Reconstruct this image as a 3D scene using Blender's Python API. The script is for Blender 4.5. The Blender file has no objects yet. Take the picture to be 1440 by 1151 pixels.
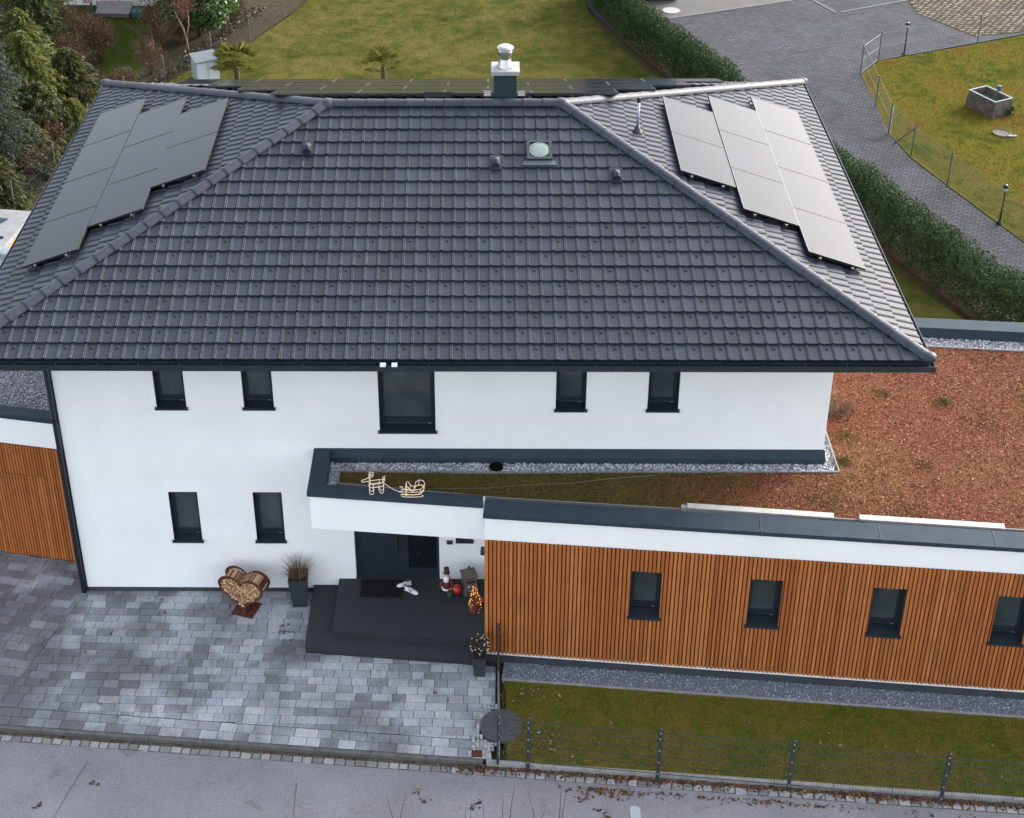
import bpy, bmesh, math, random
import numpy as np
from mathutils import Vector, Matrix
R = math.radians
random.seed(7); rng = np.random.default_rng(7)
scene = bpy.context.scene
col = scene.collection

# ------------------------------------------------------------------ camera
F, PITCH, YAW, ROLL = 2129.185, 0.519904, 0.023811, -0.0110966
CAM = Vector((8.13375, -23.21375, 20.69155)); PX, PY = 646.1686, 383.424
def cam_axes():
    Rz = Matrix.Rotation(YAW, 3, 'Z')
    f = Rz @ Vector((0, math.cos(PITCH), -math.sin(PITCH)))
    u = Rz @ Vector((0, math.sin(PITCH), math.cos(PITCH)))
    x = Rz @ Vector((1, 0, 0))
    return math.cos(ROLL)*x + math.sin(ROLL)*u, -math.sin(ROLL)*x + math.cos(ROLL)*u, f
cx_, cu_, cf_ = cam_axes()
cd = bpy.data.cameras.new('camera'); cam = bpy.data.objects.new('camera', cd); col.objects.link(cam)
cd.sensor_fit = 'HORIZONTAL'; cd.sensor_width = 36.0; cd.lens = F/1440*36
cd.shift_x = (720-PX)/1440; cd.shift_y = (PY-575.5)/1440
cd.clip_start = 0.5; cd.clip_end = 2000
M = Matrix((cx_, cu_, -cf_)).transposed().to_4x4(); M.translation = CAM; cam.matrix_world = M
scene.camera = cam

# ------------------------------------------------------------------ sky, sun, exposure
SUN_EL, SUN_AZ = R(25), R(53)            # azimuth measured from +Y towards +X
w = bpy.data.worlds.new('World'); scene.world = w; w.use_nodes = True
nt = w.node_tree; nt.nodes.clear()
sky = nt.nodes.new('ShaderNodeTexSky'); sky.sky_type = 'NISHITA'; sky.sun_disc = False
sky.sun_elevation = SUN_EL; sky.sun_rotation = SUN_AZ
sky.air_density = 1.0; sky.dust_density = 3.6; sky.ozone_density = 1.0
bg = nt.nodes.new('ShaderNodeBackground'); bg.inputs['Strength'].default_value = 0.15
wo = nt.nodes.new('ShaderNodeOutputWorld')
hs = nt.nodes.new('ShaderNodeHueSaturation'); hs.inputs['Saturation'].default_value = 0.42     # thin high cloud greys the sky
nt.links.new(sky.outputs[0], hs.inputs['Color']); nt.links.new(hs.outputs[0], bg.inputs[0]); nt.links.new(bg.outputs[0], wo.inputs[0])
sl = bpy.data.lights.new('sun', 'SUN'); sun = bpy.data.objects.new('sun', sl); col.objects.link(sun)
sl.energy = 0.5; sl.angle = R(14); sl.color = (1.0, 0.955, 0.89)
sd = Vector((math.sin(SUN_AZ)*math.cos(SUN_EL), math.cos(SUN_AZ)*math.cos(SUN_EL), math.sin(SUN_EL)))
sun.rotation_euler = sd.to_track_quat('Z', 'Y').to_euler(); sun.location = (30, 40, 30)
vs = scene.view_settings; vs.view_transform = 'Standard'; vs.look = 'None'; vs.gamma = 1; vs.use_curve_mapping = False
vs.exposure = 2.22
scene.render.engine = 'CYCLES'

# ------------------------------------------------------------------ tagging and mesh helpers
def tag(o, label=None, cat=None, group=None, kind=None):
    if label: o['label'] = label
    if cat: o['category'] = cat
    if group: o['group'] = group
    if kind: o['kind'] = kind
    return o
def empty(name, loc=(0, 0, 0), rz=0.0):
    o = bpy.data.objects.new(name, None); o.empty_display_size = .2
    o.location = loc; o.rotation_euler = (0, 0, rz); col.objects.link(o); return o
def link(name, me, parent=None, mat=None, smooth=False):
    if mat is not None and not me.materials: me.materials.append(mat)
    if smooth:
        me.polygons.foreach_set('use_smooth', [True]*len(me.polygons))
    o = bpy.data.objects.new(name, me); col.objects.link(o)
    if parent is not None: o.parent = parent
    return o
class MB:
    def __init__(s): s.v = []; s.f = []; s.m = []; s.cur = 0
    def face(s, pts):
        b = len(s.v); s.v += [tuple(p) for p in pts]; s.f.append(list(range(b, b+len(pts)))); s.m.append(s.cur); return s
    def add(s, vs_, fs_):
        b = len(s.v); s.v += [tuple(p) for p in vs_]
        for f in fs_: s.f.append([i+b for i in f]); s.m.append(s.cur)
        return s
    def piece(s, faces):      # faces given as point lists, corners shared inside the piece
        d = {}; vs_ = []; fs_ = []
        for fc in faces:
            ix = []
            for p in fc:
                k = (round(p[0], 4), round(p[1], 4), round(p[2], 4))
                if k not in d: d[k] = len(vs_); vs_.append(p)
                if d[k] not in ix: ix.append(d[k])
            if len(ix) > 2: fs_.append(ix)
        return s.add(vs_, fs_)
    def hexa(s, p):       # 8 points: bottom loop 0-3 ccw from above, top loop 4-7
        return s.add(p, [(3, 2, 1, 0), (4, 5, 6, 7), (0, 1, 5, 4), (1, 2, 6, 5), (2, 3, 7, 6), (3, 0, 4, 7)])
    def box(s, x0, x1, y0, y1, z0, z1):
        return s.hexa([(x0, y0, z0), (x1, y0, z0), (x1, y1, z0), (x0, y1, z0), (x0, y0, z1), (x1, y0, z1), (x1, y1, z1), (x0, y1, z1)])
    def bevbox(s, x0, x1, y0, y1, z0, z1, b=.006, top_only=True):   # box with chamfered top edges
        vs_ = [(x0, y0, z0), (x1, y0, z0), (x1, y1, z0), (x0, y1, z0), (x0, y0, z1-b), (x1, y0, z1-b), (x1, y1, z1-b), (x0, y1, z1-b),
               (x0+b, y0+b, z1), (x1-b, y0+b, z1), (x1-b, y1-b, z1), (x0+b, y1-b, z1)]
        fs_ = [(8, 9, 10, 11)]
        for i in range(4):
            j = (i+1) % 4; fs_ += [(i, j, j+4, i+4), (i+4, j+4, j+8, i+8)]
        return s.add(vs_, fs_)
    def prism(s, poly, z0, z1):       # ccw polygon
        n = len(poly)
        vs_ = [(x, y, z0) for x, y in poly]+[(x, y, z1) for x, y in poly]
        fs_ = [tuple(range(n-1, -1, -1)), tuple(range(n, 2*n))]+[(i, (i+1) % n, (i+1) % n+n, i+n) for i in range(n)]
        return s.add(vs_, fs_)
    def lathe(s, prof, c=(0, 0, 0), n=16, cap=True, sx=1, sy=1):      # prof: (r,z) bottom to top
        vs_ = []; fs_ = []
        for r, z in prof:
            for k in range(n):
                a = 2*math.pi*k/n; vs_.append((c[0]+r*sx*math.cos(a), c[1]+r*sy*math.sin(a), c[2]+z))
        for i in range(len(prof)-1):
            for k in range(n):
                k2 = (k+1) % n; fs_.append((i*n+k, i*n+k2, (i+1)*n+k2, (i+1)*n+k))
        if cap: fs_ += [tuple(range(n-1, -1, -1)), tuple(range((len(prof)-1)*n, len(prof)*n))]
        return s.add(vs_, fs_)
    def tube(s, pts, r, n=6, cap=True):
        P = [Vector(p) for p in pts]; rr = r if isinstance(r, (list, tuple)) else [r]*len(P)
        vs_ = []; fs_ = []
        up = None
        for i, p in enumerate(P):
            t = (P[min(i+1, len(P)-1)]-P[max(i-1, 0)])
            if t.length < 1e-9: t = Vector((0, 0, 1))
            t.normalize()
            if up is None: up = Vector((0, 0, 1)) if abs(t.z) < .9 else Vector((1, 0, 0))
            a = t.cross(up)
            if a.length < 1e-6: a = t.cross(Vector((1, .3, 0)))
            a.normalize(); b = a.cross(t); up = b
            for k in range(n):
                an = 2*math.pi*k/n; vs_.append(p+a*(rr[i]*math.cos(an))+b*(rr[i]*math.sin(an)))
        for i in range(len(P)-1):
            for k in range(n):
                k2 = (k+1) % n; fs_.append((i*n+k, (i+1)*n+k, (i+1)*n+k2, i*n+k2))
        if cap: fs_ += [tuple(range(n)), tuple(range((len(P)-1)*n+n-1, (len(P)-1)*n-1, -1))]
        return s.add(vs_, fs_)
    def mesh(s, name, mats=None):
        me = bpy.data.meshes.new(name); me.from_pydata(s.v, [], s.f)
        if mats:
            for m in (mats if isinstance(mats, (list, tuple)) else [mats]): me.materials.append(m)
            if isinstance(mats, (list, tuple)): me.polygons.foreach_set('material_index', s.m)
        me.update(); return me
    def build(s, name, mat=None, parent=None, smooth=False):
        return link(name, s.mesh(name, mat), parent, smooth=smooth)
def np_mesh(name, V, Fq, mat):
    V = np.asarray(V, np.float32).reshape(-1, 3); Fq = np.asarray(Fq, np.int32); k = Fq.shape[1]
    me = bpy.data.meshes.new(name); me.vertices.add(len(V)); me.vertices.foreach_set('co', V.ravel())
    me.loops.add(Fq.size); me.loops.foreach_set('vertex_index', Fq.ravel())
    me.polygons.add(len(Fq)); me.polygons.foreach_set('loop_start', np.arange(0, Fq.size, k, dtype=np.int32))
    me.polygons.foreach_set('loop_total', np.full(len(Fq), k, np.int32))
    me.update(calc_edges=True); me.validate()
    if mat: me.materials.append(mat)
    return me
def inpoly(P, poly):
    P = np.asarray(P); x, y = P[:, 0], P[:, 1]; ins = np.zeros(len(P), bool); n = len(poly)
    for i in range(n):
        (x0, y0), (x1, y1) = poly[i], poly[(i+1) % n]
        c = ((y0 > y) != (y1 > y)) & (x < (x1-x0)*(y-y0)/((y1-y0) if y1 != y0 else 1e-9)+x0); ins ^= c
    return ins
def scatter(poly, n):
    a = np.array(poly); lo, hi = a.min(0), a.max(0); out = np.zeros((0, 2))
    while len(out) < n:
        q = lo+(hi-lo)*rng.random((n, 2)); out = np.vstack([out, q[inpoly(q, poly)]])
    return out[:n]
def clip2(poly, a, b):      # keep the left side of the line a->b
    out = []; n = len(poly)
    d = lambda p: (b[0]-a[0])*(p[1]-a[1])-(b[1]-a[1])*(p[0]-a[0])
    for i in range(n):
        p, q = poly[i], poly[(i+1) % n]; dp, dq = d(p), d(q)
        if dp >= 0: out.append(p)
        if (dp >= 0) != (dq >= 0):
            t = dp/(dp-dq); out.append(tuple(p[k]+t*(q[k]-p[k]) for k in range(len(p))))
    return out

# ------------------------------------------------------------------ materials
def material(name):
    m = bpy.data.materials.new(name); m.use_nodes = True
    n = m.node_tree.nodes; b = n['Principled BSDF']; return m, n, m.node_tree.links, b
def noise_node(n, l, scale, detail=4, rough=.55, vec=None, dist=0):
    t = n.new('ShaderNodeTexNoise'); t.inputs['Scale'].default_value = scale; t.inputs['Detail'].default_value = detail
    t.inputs['Roughness'].default_value = rough; t.inputs['Distortion'].default_value = dist
    if vec is not None: l.new(vec, t.inputs['Vector'])
    return t
def ramp_node(n, l, fac, stops, interp='LINEAR'):
    r = n.new('ShaderNodeValToRGB'); r.color_ramp.interpolation = interp
    e = r.color_ramp.elements
    while len(e) > 1: e.remove(e[-1])
    e[0].position = stops[0][0]; e[0].color = (*stops[0][1], 1)
    for p, c in stops[1:]:
        x = e.new(p); x.color = (*c, 1)
    l.new(fac, r.inputs['Fac']); return r
def mixc(n, l, fac, a, b, mode='MIX'):
    m = n.new('ShaderNodeMix'); m.data_type = 'RGBA'; m.blend_type = mode
    for s, i in ((fac, 0), (a, 6), (b, 7)):
        if isinstance(s, (int, float)): m.inputs[i].default_value = s
        elif isinstance(s, tuple): m.inputs[i].default_value = (*s, 1)
        else: l.new(s, m.inputs[i])
    return m.outputs[2]
def bump(n, l, b, h, strength=.3, dist=.02):
    k = n.new('ShaderNodeBump'); k.inputs['Strength'].default_value = strength; k.inputs['Distance'].default_value = dist
    l.new(h, k.inputs['Height']); l.new(k.outputs[0], b.inputs['Normal'])
def geo_pos(n): return n.new('ShaderNodeNewGeometry').outputs['Position']
def gray(v): return (v, v, v)
def mat_plain(name, c, rough=.5, metal=0, spec=.5, var=.08, scale=6, bmp=0, bscale=60):
    m, n, l, b = material(name); p = geo_pos(n)
    t = noise_node(n, l, scale, 5, .6, p)
    lo = tuple(x*(1-var) for x in c); hi = tuple(min(1, x*(1+var)) for x in c)
    r = ramp_node(n, l, t.outputs['Fac'], [(.3, lo), (.7, hi)]); l.new(r.outputs[0], b.inputs['Base Color'])
    b.inputs['Roughness'].default_value = rough; b.inputs['Metallic'].default_value = metal; b.inputs['Specular IOR Level'].default_value = spec
    if bmp: bump(n, l, b, noise_node(n, l, bscale, 4, .6, p).outputs['Fac'], bmp, .01)
    return m
def mat_random(name, stops, rough=.6, spec=.4, island=True, noise=(0, 0), fine=(40, .25), bmp=.2, bscale=80, patch=None, stretch=None, trans=0):
    """colour from a per-piece random value, plus grain"""
    m, n, l, b = material(name); g = n.new('ShaderNodeNewGeometry'); p = g.outputs['Position']
    rnd = g.outputs['Random Per Island'] if island else n.new('ShaderNodeObjectInfo').outputs['Random']
    c = ramp_node(n, l, rnd, stops).outputs[0]
    vec = p
    if stretch:
        mp = n.new('ShaderNodeMapping'); mp.inputs['Scale'].default_value = stretch; l.new(p, mp.inputs['Vector']); vec = mp.outputs[0]
    if patch:
        t = noise_node(n, l, patch[0], 3, .5, p); f = ramp_node(n, l, t.outputs['Fac'], [(patch[1], gray(0)), (patch[2], gray(1))])
        c = mixc(n, l, f.outputs[0], c, patch[3], patch[4] if len(patch) > 4 else 'MIX')
    t = noise_node(n, l, fine[0], 5, .65, vec)
    f = ramp_node(n, l, t.outputs['Fac'], [(.25, gray(1-fine[1])), (.75, gray(1+fine[1]))])
    c = mixc(n, l, 1.0, c, f.outputs[0], 'MULTIPLY')
    l.new(c, b.inputs['Base Color']); b.inputs['Roughness'].default_value = rough; b.inputs['Specular IOR Level'].default_value = spec
    if bmp: bump(n, l, b, noise_node(n, l, bscale, 4, .6, vec).outputs['Fac'], bmp, .006)
    if trans:
        tr = n.new('ShaderNodeBsdfTranslucent'); l.new(c, tr.inputs[0]); mx = n.new('ShaderNodeMixShader'); mx.inputs[0].default_value = trans
        l.new(b.outputs[0], mx.inputs[1]); l.new(tr.outputs[0], mx.inputs[2]); l.new(mx.outputs[0], n['Material Output'].inputs['Surface'])
    return m
def mat_emit(name, c, s, base=(.8, .7, .5)):
    m, n, l, b = material(name); b.inputs['Base Color'].default_value = (*base, 1)
    b.inputs['Emission Color'].default_value = (*c, 1); b.inputs['Emission Strength'].default_value = s; return m
def mat_lawn(name, stops, fine=(.55, 1.5), big=.35, mid=2.2, bmp=.9, tint=None):
    m, n, l, b = material(name); p = geo_pos(n)
    t1 = noise_node(n, l, big, 4, .6, p, .4); t2 = noise_node(n, l, mid, 5, .65, p, .3)
    s = n.new('ShaderNodeMath'); s.operation = 'MULTIPLY_ADD'; l.new(t2.outputs['Fac'], s.inputs[0]); s.inputs[1].default_value = .55
    h = n.new('ShaderNodeMath'); h.operation = 'MULTIPLY'; h.inputs[1].default_value = .5; l.new(t1.outputs['Fac'], h.inputs[0]); l.new(h.outputs[0], s.inputs[2])
    c = ramp_node(n, l, s.outputs[0], stops).outputs[0]
    t3 = noise_node(n, l, 38, 6, .75, p); f = ramp_node(n, l, t3.outputs['Fac'], [(.3, gray(fine[0])), (.7, gray(fine[1]))])
    c = mixc(n, l, 1.0, c, f.outputs[0], 'MULTIPLY')
    l.new(c, b.inputs['Base Color']); b.inputs['Roughness'].default_value = 1.0; b.inputs['Specular IOR Level'].default_value = .02
    bump(n, l, b, t3.outputs['Fac'], bmp, .05); return m

M_white = mat_plain('white_render', (.79, .79, .78), .85, spec=.2, var=.04, scale=1.1, bmp=.12, bscale=140)
M_soffit = mat_plain('white_soffit', (.7, .7, .7), .8, var=.02)
M_anth = mat_plain('anthracite_sheet', (.030, .044, .058), .65, spec=.10, var=.12, scale=2.5)
M_anth_dk = mat_plain('anthracite_frame', (.016, .023, .030), .4, var=.15, scale=5)
M_plinth = mat_plain('plinth_grey', (.035, .040, .047), .8, var=.2, scale=4, bmp=.2)
M_tile = None
def mat_tile(name, island):
    m = mat_random(name, [(0, (0.0229, 0.0256, 0.0357)), (.35, (0.0265, 0.0297, 0.0414)), (.7, (0.0291, 0.0326, 0.0454)), (1, (0.0328, 0.0367, 0.0511))], rough=.42, spec=.20, island=island,
                   fine=(3.0, .14), bmp=.10, bscale=150, patch=(2.2, .55, .8, (.030, .031, .036)))
    return m
M_tile_o = mat_tile('roof_tile_single', False); M_tile_s = mat_tile('roof_tile_field', True)
M_ridge = mat_random('ridge_tile_grey', [(0, (0.0305, 0.0337, 0.0474)), (1, (0.0401, 0.0436, 0.0592))], .5, .24, False, fine=(9, .18), bmp=.15, bscale=120)
M_panel = mat_plain('solar_glass', (.009, .012, .021), .12, spec=.076, var=.05)
M_panel.node_tree.nodes['Principled BSDF'].inputs['Specular Tint'].default_value = (1, .95, .88, 1)     # warm sky glare tinted into the glass reflection
M_blackal = mat_plain('black_aluminium', (.012, .013, .015), .45, var=.1)
M_alu = mat_plain('bright_aluminium', (.6, .61, .62), .35, metal=.8, var=.05)
M_zinc = mat_plain('zinc_sheet', (.30, .34, .38), .4, metal=.6, var=.1)
M_grate = mat_plain('grating_grey', (.20, .205, .21), .8, spec=.1, var=.05)
M_steel = mat_plain('stainless_steel', (.42, .41, .40), .30, metal=1, var=.06)
M_concrete = mat_plain('pale_concrete', (.27, .27, .275), .85, var=.12, scale=9, bmp=.2)
M_kerb = mat_plain('kerb_concrete', (.23, .23, .225), .85, var=.22, scale=7, bmp=.3)
M_kerb_dk = mat_plain('kerb_concrete_dark', (.085, .083, .078), .7, var=.3, scale=6, bmp=.3)  # darker kerb concrete, used along the drive
def mat_wood(name, island):
    return mat_random(name, [(0, (.30, .092, .026)), (.3, (.345, .112, .032)), (.75, (.385, .130, .038)), (1, (.44, .165, .052))], .7, .12, island,
                      fine=(9, .30), bmp=.25, bscale=30, stretch=(6, 6, .35), patch=(1.6, .55, .8, (.30, .105, .036)))
M_slat = mat_wood('larch_slat', False)
M_slat_back = mat_plain('larch_backing', (.15, .052, .022), .85, spec=.1, var=.25, scale=5)
M_pane = mat_plain('window_glass', (.048, .064, .068), .06, spec=.5, var=.32, scale=1.7)
M_pane_dk = mat_plain('dark_glass', (.008, .010, .011), .06, spec=.5, var=.3, scale=3)
M_step = mat_plain('dark_step_stone', (.030, .032, .035), .72, spec=.3, var=.2, scale=35, bmp=.15, bscale=200)
M_mat = mat_plain('door_mat_fibre', (.014, .015, .016), .95, spec=.1, var=.3, scale=50, bmp=.6, bscale=220)
paver_stops = [(0, (.115, .115, .125)), (.3, (.155, .158, .172)), (.6, (.20, .205, .225)), (1, (.27, .275, .30))]
M_gravel = mat_random('grey_gravel', [(0, (.10, .10, .12)), (.35, (.26, .255, .29)), (.75, (.43, .42, .46)), (1, (.74, .73, .75))], .75, .3, fine=(60, .2), bmp=0)
M_gravel_lt = mat_random('pale_gravel', [(0, (.14, .14, .16)), (.3, (.36, .36, .40)), (.7, (.55, .55, .58)), (1, (.82, .82, .83))], .75, .3, fine=(60, .2), bmp=0)
M_gravel_bl = mat_random('bluish_gravel', [(0, (.08, .09, .115)), (.4, (.17, .195, .24)), (.8, (.27, .30, .36)), (1, (.50, .53, .58))], .75, .3, fine=(60, .2), bmp=0)
M_corten = mat_plain('rusty_steel', (.085, .030, .020), .85, spec=.2, var=.35, scale=14, bmp=.3)
M_log = mat_random('split_log', [(0, (.42, .22, .09)), (.5, (.58, .35, .16)), (1, (.70, .47, .25))], .8, .2, True, fine=(30, .3), bmp=.3)
M_bark = mat_plain('bark_brown', (.10, .070, .050), .9, spec=.1, var=.35, scale=12, bmp=.6, bscale=40)
M_soil = mat_plain('dark_soil', (.055, .035, .024), .95, spec=.1, var=.4, scale=14, bmp=.6, bscale=50)
M_planter = mat_plain('planter_anthracite', (.022, .027, .031), .55, var=.12)

# ------------------------------------------------------------------ the setting: ground, road, lawns
KA = math.atan2(-.73, 8.88)                                   # street direction
def kerb_y(x): return -3.68+(x+.74)*math.tan(KA)
X0, X1 = -60, 80
M_ground = mat_lawn('rough_ground', [(.3, (.05, .04, .022)), (.5, (.07, .062, .028)), (.7, (.075, .085, .03))])
mb = MB(); mb.face([(-400, -400, -.115), (500, -400, -.115), (500, 900, -.115), (-400, 900, -.115)])
g = mb.build('ground', M_ground); tag(g, 'rough grassy soil under the gardens around the house', 'ground', kind='structure')

def mat_asphalt():
    m, n, l, b = material('asphalt'); p = geo_pos(n)
    t1 = noise_node(n, l, .7, 4, .6, p); c = ramp_node(n, l, t1.outputs['Fac'], [(.3, (.150, .146, .158)), (.7, (.196, .190, .204))]).outputs[0]
    t2 = noise_node(n, l, 62, 4, .8, p); f = ramp_node(n, l, t2.outputs['Fac'], [(.30, gray(.42)), (.5, gray(1)), (.70, gray(1.75))])
    c = mixc(n, l, 1.0, c, f.outputs[0], 'MULTIPLY')
    v = n.new('ShaderNodeTexVoronoi'); v.inputs['Scale'].default_value = 1.15; l.new(p, v.inputs['Vector'])
    t4 = noise_node(n, l, 2.6, 5, .6, p, .6); f4 = ramp_node(n, l, t4.outputs['Fac'], [(.60, gray(1)), (.72, gray(.74))])
    c = mixc(n, l, 1.0, c, f4.outputs[0], 'MULTIPLY')
    l.new(c, b.inputs['Base Color']); b.inputs['Roughness'].default_value = .85; b.inputs['Specular IOR Level'].default_value = .3
    bump(n, l, b, t2.outputs['Fac'], .35, .008); return m
M_asph = mat_asphalt()
mb = MB(); mb.face([(-300, kerb_y(-300)-5.4, -.10), (400, kerb_y(400)-5.4, -.10), (400, kerb_y(400)-.12, -.10), (-300, kerb_y(-300)-.12, -.10)])
road = tag(mb.build('road', M_asph), 'grey worn asphalt street with thin cracks in front of the house', 'road', kind='structure')
def crack(pts, wd):
    mb = MB()
    for (a, b) in zip(pts, pts[1:]):
        d = Vector((b[0]-a[0], b[1]-a[1], 0)).normalized(); s = Vector((-d.y, d.x, 0))*wd*random.uniform(.6, 1.3)
        mb.face([Vector((a[0], a[1], -.096))-s, Vector((b[0], b[1], -.096))-s, Vector((b[0], b[1], -.096))+s, Vector((a[0], a[1], -.096))+s])
    return mb
M_crack = mat_plain('crack_tar', (.045, .043, .047), .9)
def wig(a, b, n, amp):
    return [(a[0]+(b[0]-a[0])*i/n+random.uniform(-amp, amp), a[1]+(b[1]-a[1])*i/n+random.uniform(-amp, amp)) for i in range(n+1)]
crack(wig((1.0, -4.35), (.55, -6.2), 14, .012)+wig((.52, -6.25), (.2, -8), 8, .02), .006).build('road_crack', M_crack, road)
crack(wig((4.75, -4.8), (4.83, -6.4), 12, .010), .005).build('road_crack', M_crack, road)

lawn_poly = [(-3.7, 9), (-3.5, 26.2), (-2.1, 28.6), (-.9, 30.3), (.4, 33.5), (3.2, 44), (11.2, 44), (12.0, 33.3), (12.64, 30.2), (14.03, 26.76), (19.2, 12.9), (20.4, 10.5), (22.3, 6.0), (22.3, 1), (16, 1)]
M_lawn_b = mat_lawn('winter_lawn', [(.40, (0.0332, 0.0484, 0.0087)), (.475, (0.0512, 0.0600, 0.0118)), (.545, (0.0805, 0.0742, 0.0184)), (.61, (0.0998, 0.0859, 0.0255))], (.55, 1.45), .30, 1.6)
def sheet(name, poly, z, mat, label, cat, thick=.1):
    mb = MB(); mb.prism(poly, z-thick, z); o = mb.build(name, mat); return tag(o, label, cat, kind='structure')
sheet('back_lawn', lawn_poly, 0.0, M_lawn_b, 'patchy yellow green winter lawn behind the house', 'lawn')
sheet('neighbour_lawn', [(-8.3, 33.6), (-8.0, 30.5), (-6.2, 29), (-5.6, 26.3), (-4.6, 26.3), (-4.5, 29), (-5.2, 31), (-5.2, 33.9), (-5.2, 36), (-8.3, 36)], .0,
      mat_lawn('fresh_lawn', [(.3, (0.0202, 0.0379, 0.0059)), (.7, (0.0403, 0.0536, 0.0107))], (.6, 1.35)), 'fresh green strip of lawn beside the white neighbouring house', 'lawn')
sheet('thicket_floor', [(-30, 8), (-3.72, 8), (-3.55, 26.2), (-2.2, 28.6), (-1.0, 30.3), (.2, 33.5), (1.2, 37), (-30, 37)], -.02,
      mat_plain('leaf_litter', (.034, .028, .014), .95, spec=.1, var=.6, scale=7, bmp=.8, bscale=25), 'brown leaf litter under the shrubs along the wire fence', 'ground')
M_lawn_r = mat_lawn('mossy_lawn', [(.40, (0.0357, 0.0484, 0.0062)), (.475, (0.0653, 0.0668, 0.0090)), (.545, (0.0981, 0.0835, 0.0126)), (.61, (0.0892, 0.0589, 0.0124))], (.5, 1.5), .45, 2.4)
sheet('mossy_lawn', [(21.1, 22), (21.36, 20.2), (22.0, 18.2), (22.84, 15.75), (23.3, 14.4), (26, 8), (60, 8), (60, 43), (28.1, 30.85), (26.1, 29.95), (22.15, 28.3), (21.25, 27.1)], .012,
      M_lawn_r, 'mossy yellow green lawn around the stone trough behind wire fence', 'lawn', .13)
def mat_smallpave(name, c0, c1, c2, mortar, sc, ang):
    m, n, l, b = material(name); p = geo_pos(n)
    mp = n.new('ShaderNodeMapping'); mp.inputs['Rotation'].default_value = (0, 0, ang); l.new(p, mp.inputs['Vector'])
    br = n.new('ShaderNodeTexBrick'); l.new(mp.outputs[0], br.inputs['Vector']); br.inputs['Scale'].default_value = sc
    br.inputs['Color1'].default_value = (*c0, 1); br.inputs['Color2'].default_value = (*c1, 1); br.inputs['Mortar'].default_value = (*mortar, 1)
    br.inputs['Mortar Size'].default_value = .05; br.inputs['Brick Width'].default_value = .5; br.inputs['Row Height'].default_value = .25; br.inputs['Bias'].default_value = -.1
    t = noise_node(n, l, .55, 5, .65, p, .5); f = ramp_node(n, l, t.outputs['Fac'], [(.3, gray(.72)), (.7, gray(1.3))])
    c = mixc(n, l, 1.0, br.outputs['Color'], f.outputs[0], 'MULTIPLY')
    t2 = noise_node(n, l, 14, 5, .8, p); f2 = ramp_node(n, l, t2.outputs['Fac'], [(.56, gray(0)), (.70, gray(.8))])
    c = mixc(n, l, f2.outputs[0], c, c2); l.new(c, b.inputs['Base Color'])
    b.inputs['Roughness'].default_value = .85; b.inputs['Specular IOR Level'].default_value = .12
    bump(n, l, b, br.outputs['Fac'], -.4, .01); return m
M_yard = mat_smallpave('yard_pavers', (0.0374, 0.0396, 0.0495), (0.0697, 0.0714, 0.0855), (0.1062, 0.1101, 0.1260), (0.0221, 0.0224, 0.0243), 2.0, .35)
sheet('paved_yard', [(11.6, 60), (12.0, 34), (13.3, 30.2), (14.6, 26.8), (19.8, 12.9), (21, 10.5), (24, 4), (28, 3), (26, 8), (23.28, 14.4), (22.82, 15.72), (21.98, 18.18), (21.34, 20.16), (21.08, 22), (21.22, 27.1), (22.1, 28.35), (28, 30.95), (60, 45), (60, 60)], -.004,
      M_yard, 'grey brick paved yard and drive beyond the hedge', 'yard', .1)
sheet('front_verge', [(8.42, kerb_y(8.42)+.05), (24, kerb_y(24)+.05), (24, -3.3), (8.42, -1.9)], .0,
      mat_lawn('verge_lawn', [(.40, (0.0731, 0.1025, 0.0143)), (.475, (0.1051, 0.1166, 0.0185)), (.545, (0.1555, 0.1304, 0.0256)), (.61, (0.1709, 0.1211, 0.0312))], (.55, 1.45), .5, 2.6),
      'dark olive strip of grass between the front fence and the slatted annex', 'lawn', .1)

# ------------------------------------------------------------------ the house
W, HP = 14.398, .09
XL, XR, Y0, Y1 = -1.372, 15.770, -1.360, 11.076
EAV, PIT = 6.355, R(19.017)
tp, cp_, sp_ = math.tan(PIT), math.cos(PIT), math.sin(PIT)
HALF = (Y1-Y0)/2; RZ = EAV+HALF*tp; YR = Y0+HALF; RXA, RXB = XL+HALF, XR-HALF
house = tag(empty('house', (0, 0, 0)), 'white two-storey house with dark grey tiled hip roof and solar panels', 'house')

def wall_grid(mb, x0, x1, z0, z1, holes, y, depth, sgn=1):
    """front skin in the plane y with holes (xa,xb,za,zb) and reveals going back by depth"""
    xs = sorted({x0, x1, *[h[0] for h in holes], *[h[1] for h in holes]}); zs = sorted({z0, z1, *[h[2] for h in holes], *[h[3] for h in holes]})
    for i in range(len(xs)-1):
        for k in range(len(zs)-1):
            cx, cz = (xs[i]+xs[i+1])/2, (zs[k]+zs[k+1])/2
            if any(h[0] < cx < h[1] and h[2] < cz < h[3] for h in holes): continue
            mb.face([(xs[i], y, zs[k]), (xs[i+1], y, zs[k]), (xs[i+1], y, zs[k+1]), (xs[i], y, zs[k+1])])
    for a, b, c, d in holes:
        yb = y+depth
        mb.face([(a, y, c), (a, y, d), (a, yb, d), (a, yb, c)]); mb.face([(b, y, c), (b, yb, c), (b, yb, d), (b, y, d)])
        mb.face([(a, y, c), (a, yb, c), (b, yb, c), (b, y, c)]); mb.face([(a, y, d), (b, y, d), (b, yb, d), (a, yb, d)])

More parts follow.
